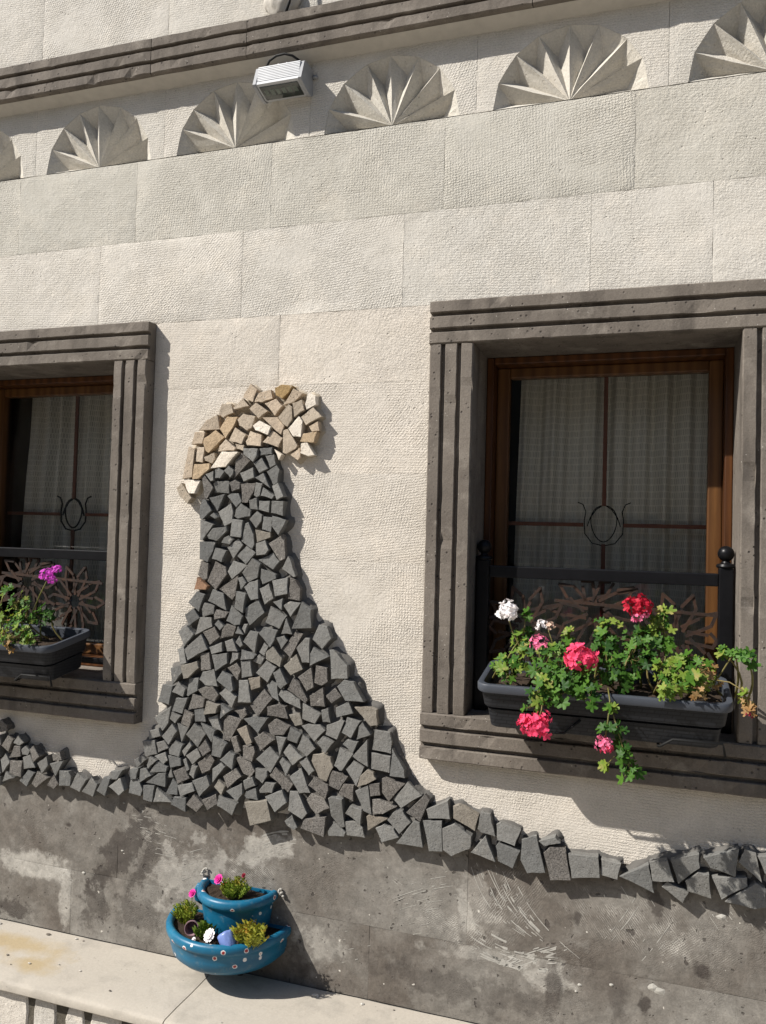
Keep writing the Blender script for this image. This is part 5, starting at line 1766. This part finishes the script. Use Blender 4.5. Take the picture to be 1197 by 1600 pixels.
def soil_disc(c, r, z, name, inner=0.0):
    V, F = [], []
    na, nr_ = 30, 8
    for j in range(nr_ + 1):
        q = inner + (r - inner) * j / nr_
        for i in range(na + 1):
            a = math.pi + math.pi * i / na
            x, y = c.x + q * math.cos(a), c.y + q * math.sin(a)
            V.append((x, y, z + .006 * nz(x, y, 3, 45) + .003 * nz(x, y, 5, 130)))
    for j in range(nr_):
        for i in range(na):
            k = j * (na + 1) + i
            F.append((k, k + 1, k + na + 2, k + na + 1))
    mm = MB(); mm.add(V, F)
    return mm.build(name, M['soil'], bp)


soil_disc(PC, .1635, .462, 'soil')
soil_disc(PU, .097, .551, 'soil')


def tuft(name, label, c, r, h, n, mat, flowers=(), seed=1, L=.010, group=None):
    """low cushion of short fleshy pointed leaves on branching sprigs"""
    rt_ = random.Random(seed)
    t = thing(name, label, 'plant', c, group)
    c = Vector(c)
    m = MB()
    for i in range(n):
        a = rt_.uniform(0, 6.28)
        q = r * math.sqrt(rt_.random())
        ln = Vector((math.cos(a) * q, math.sin(a) * q * .8, h * rt_.uniform(.55, 1.0) * (1 - .35 * (q / r) ** 2)))
        tip = c + ln
        base = c + Vector((ln.x * .4, ln.y * .4, -.004))
        m.tube([base, base.lerp(tip, .5) + Vector((0, 0, .003)), tip], .0009, 3, False)
        for k in range(11):
            t_ = .35 + .65 * k / 10
            p = base.lerp(tip, t_)
            b = k * 2.4 + rt_.random()
            d = Vector((math.cos(b), math.sin(b), .55 + .6 * t_)).normalized()
            s = d.orthogonal().normalized() * L * .17
            s2 = d.cross(s).normalized() * L * .12
            e = p + d * L * rt_.uniform(.7, 1.15)
            mid = p.lerp(e, .5)
            m.add([p, mid + s, mid + s2, mid - s, e], [(0, 1, 2), (0, 2, 3), (1, 4, 2), (2, 4, 3), (0, 3, 1), (1, 3, 4)])
    m.build('foliage', mat, t)
    for (fx, fy, fz, fr, fm) in flowers:
        fc = Vector((fx, fy, fz))
        f = MB()
        nn = (Vector((-.25, -.75, .6))).normalized()
        t1 = nn.orthogonal().normalized()
        t2 = nn.cross(t1)
        for ring in range(3):
            for k in range(9):
                b = k * 2 * math.pi / 9 + ring * .35
                d = (t1 * math.cos(b) + t2 * math.sin(b) + nn * (.15 + .45 * ring)).normalized()
                petal(f, fc + nn * .001 * ring, d, nn, fr * (1.0 - .25 * ring), fr * .55, .3)
        f.build('flower', M[fm], t)
        sm = MB()
        sm.tube([Vector((c.x + (fx - c.x) * .5, c.y + (fy - c.y) * .5, c.z)), fc - nn * .001], .0011, 4)
        sm.build('flower_stem', M['stem'], t)
    return t


def on(px, py, d):
    return at(px, py, d)


tp = 'plants in the blue planter'
c = on(366, 1397, .055)
f1, f2 = on(342, 1374, .055), on(381, 1368, .04)
tuft('rock_plant', 'olive cushion plant in the top tier with one pink flower', (c.x, c.y, .553), .050, .050, 70, M['sprig'], [(f1.x, f1.y, f1.z, .0145, 'hotpink'), (f2.x, f2.y, f2.z, .007, 'darkred')], 3, .011, tp)
c = on(290, 1440, .060)
f1 = on(301, 1396, .055)
tuft('rock_plant', 'bright green cushion plant with a pink flower left of the top tier', (c.x, c.y, .464), .040, .055, 66, M['sprig'], [(f1.x, f1.y, f1.z, .0125, 'hotpink')], 4, .010, tp)
c = on(320, 1462, .125)
f1, f2 = on(328, 1462, .150), on(303, 1468, .145)
tuft('rock_plant', 'small green plant with an open white flower in the lower tier', (c.x, c.y, .464), .030, .042, 32, M['leaf_y'], [(f1.x, f1.y, f1.z, .0185, 'white'), (f2.x, f2.y, f2.z, .0065, 'white')], 5, .014, tp)
c = on(390, 1462, .115)
tuft('rock_plant', 'yellow-green spiky plant with orange tips in the lower tier', (c.x, c.y, .464), .056, .062, 46, M['sprig_o'], [], 6, .016, tp)

# bluish egg-shaped shard and small mauve clay pot lying in the soil
c = on(358, 1474, .140)
m = MB()
V, F = [], []
na, nb = 14, 7
for j in range(nb + 1):
    t_ = j / nb
    rr_ = .026 * math.sin(.35 + 1.15 * t_)
    for i in range(na + 1):
        a = -0.35 + (math.pi + .7) * i / na
        V.append((rr_ * math.cos(a), .046 * (t_ - .5), rr_ * math.sin(a) * .95 + .0015 * math.sin(i * 2.3 + j)))
n = len(V)
V += [(p[0] * .86, p[1], p[2] * .86) for p in V]
for off, fl in ((0, 1), (n, -1)):
    for j in range(nb):
        for i in range(na):
            k = off + j * (na + 1) + i
            F.append((k, k + 1, k + na + 2, k + na + 1)[::fl])
for i in range(na):
    k = nb * (na + 1) + i
    F.append((k, k + 1, n + k + 1, n + k))
    F.append((i, n + i, n + i + 1, i + 1))
rm = Matrix.Rotation(rad(-28), 3, 'X') @ Matrix.Rotation(rad(35), 3, 'Z')
rm = Matrix.Rotation(rad(50), 3, 'Z') @ Matrix.Rotation(rad(38), 3, 'X')
m.add([tuple(Vector((c.x, c.y, .474)) + rm @ Vector(p)) for p in V], F)
setp(m.build('pottery_shard', M['shard'], smooth=True), 'curved periwinkle-blue pottery shard lying in the lower tier', 'shard')
c = on(300, 1452, .105)
m = MB()
prof = [(0, 0), (.013, 0), (.0185, .026), (.0195, .028), (.0195, .034), (.0175, .034), (.016, .028), (.011, .004), (0, .004)]
m.lathe(prof, (0, 0, 0), n=20)
rm = Matrix.Rotation(rad(25), 3, 'Z') @ Matrix.Rotation(rad(78), 3, 'X')
m.v = [tuple(Vector((c.x - .006, c.y + .014, .474)) + rm @ Vector(p)) for p in m.v]
setp(m.build('clay_pot', M['mauve'], smooth=True, auto=40), 'tiny mauve clay pot lying half buried in the lower tier', 'pot')
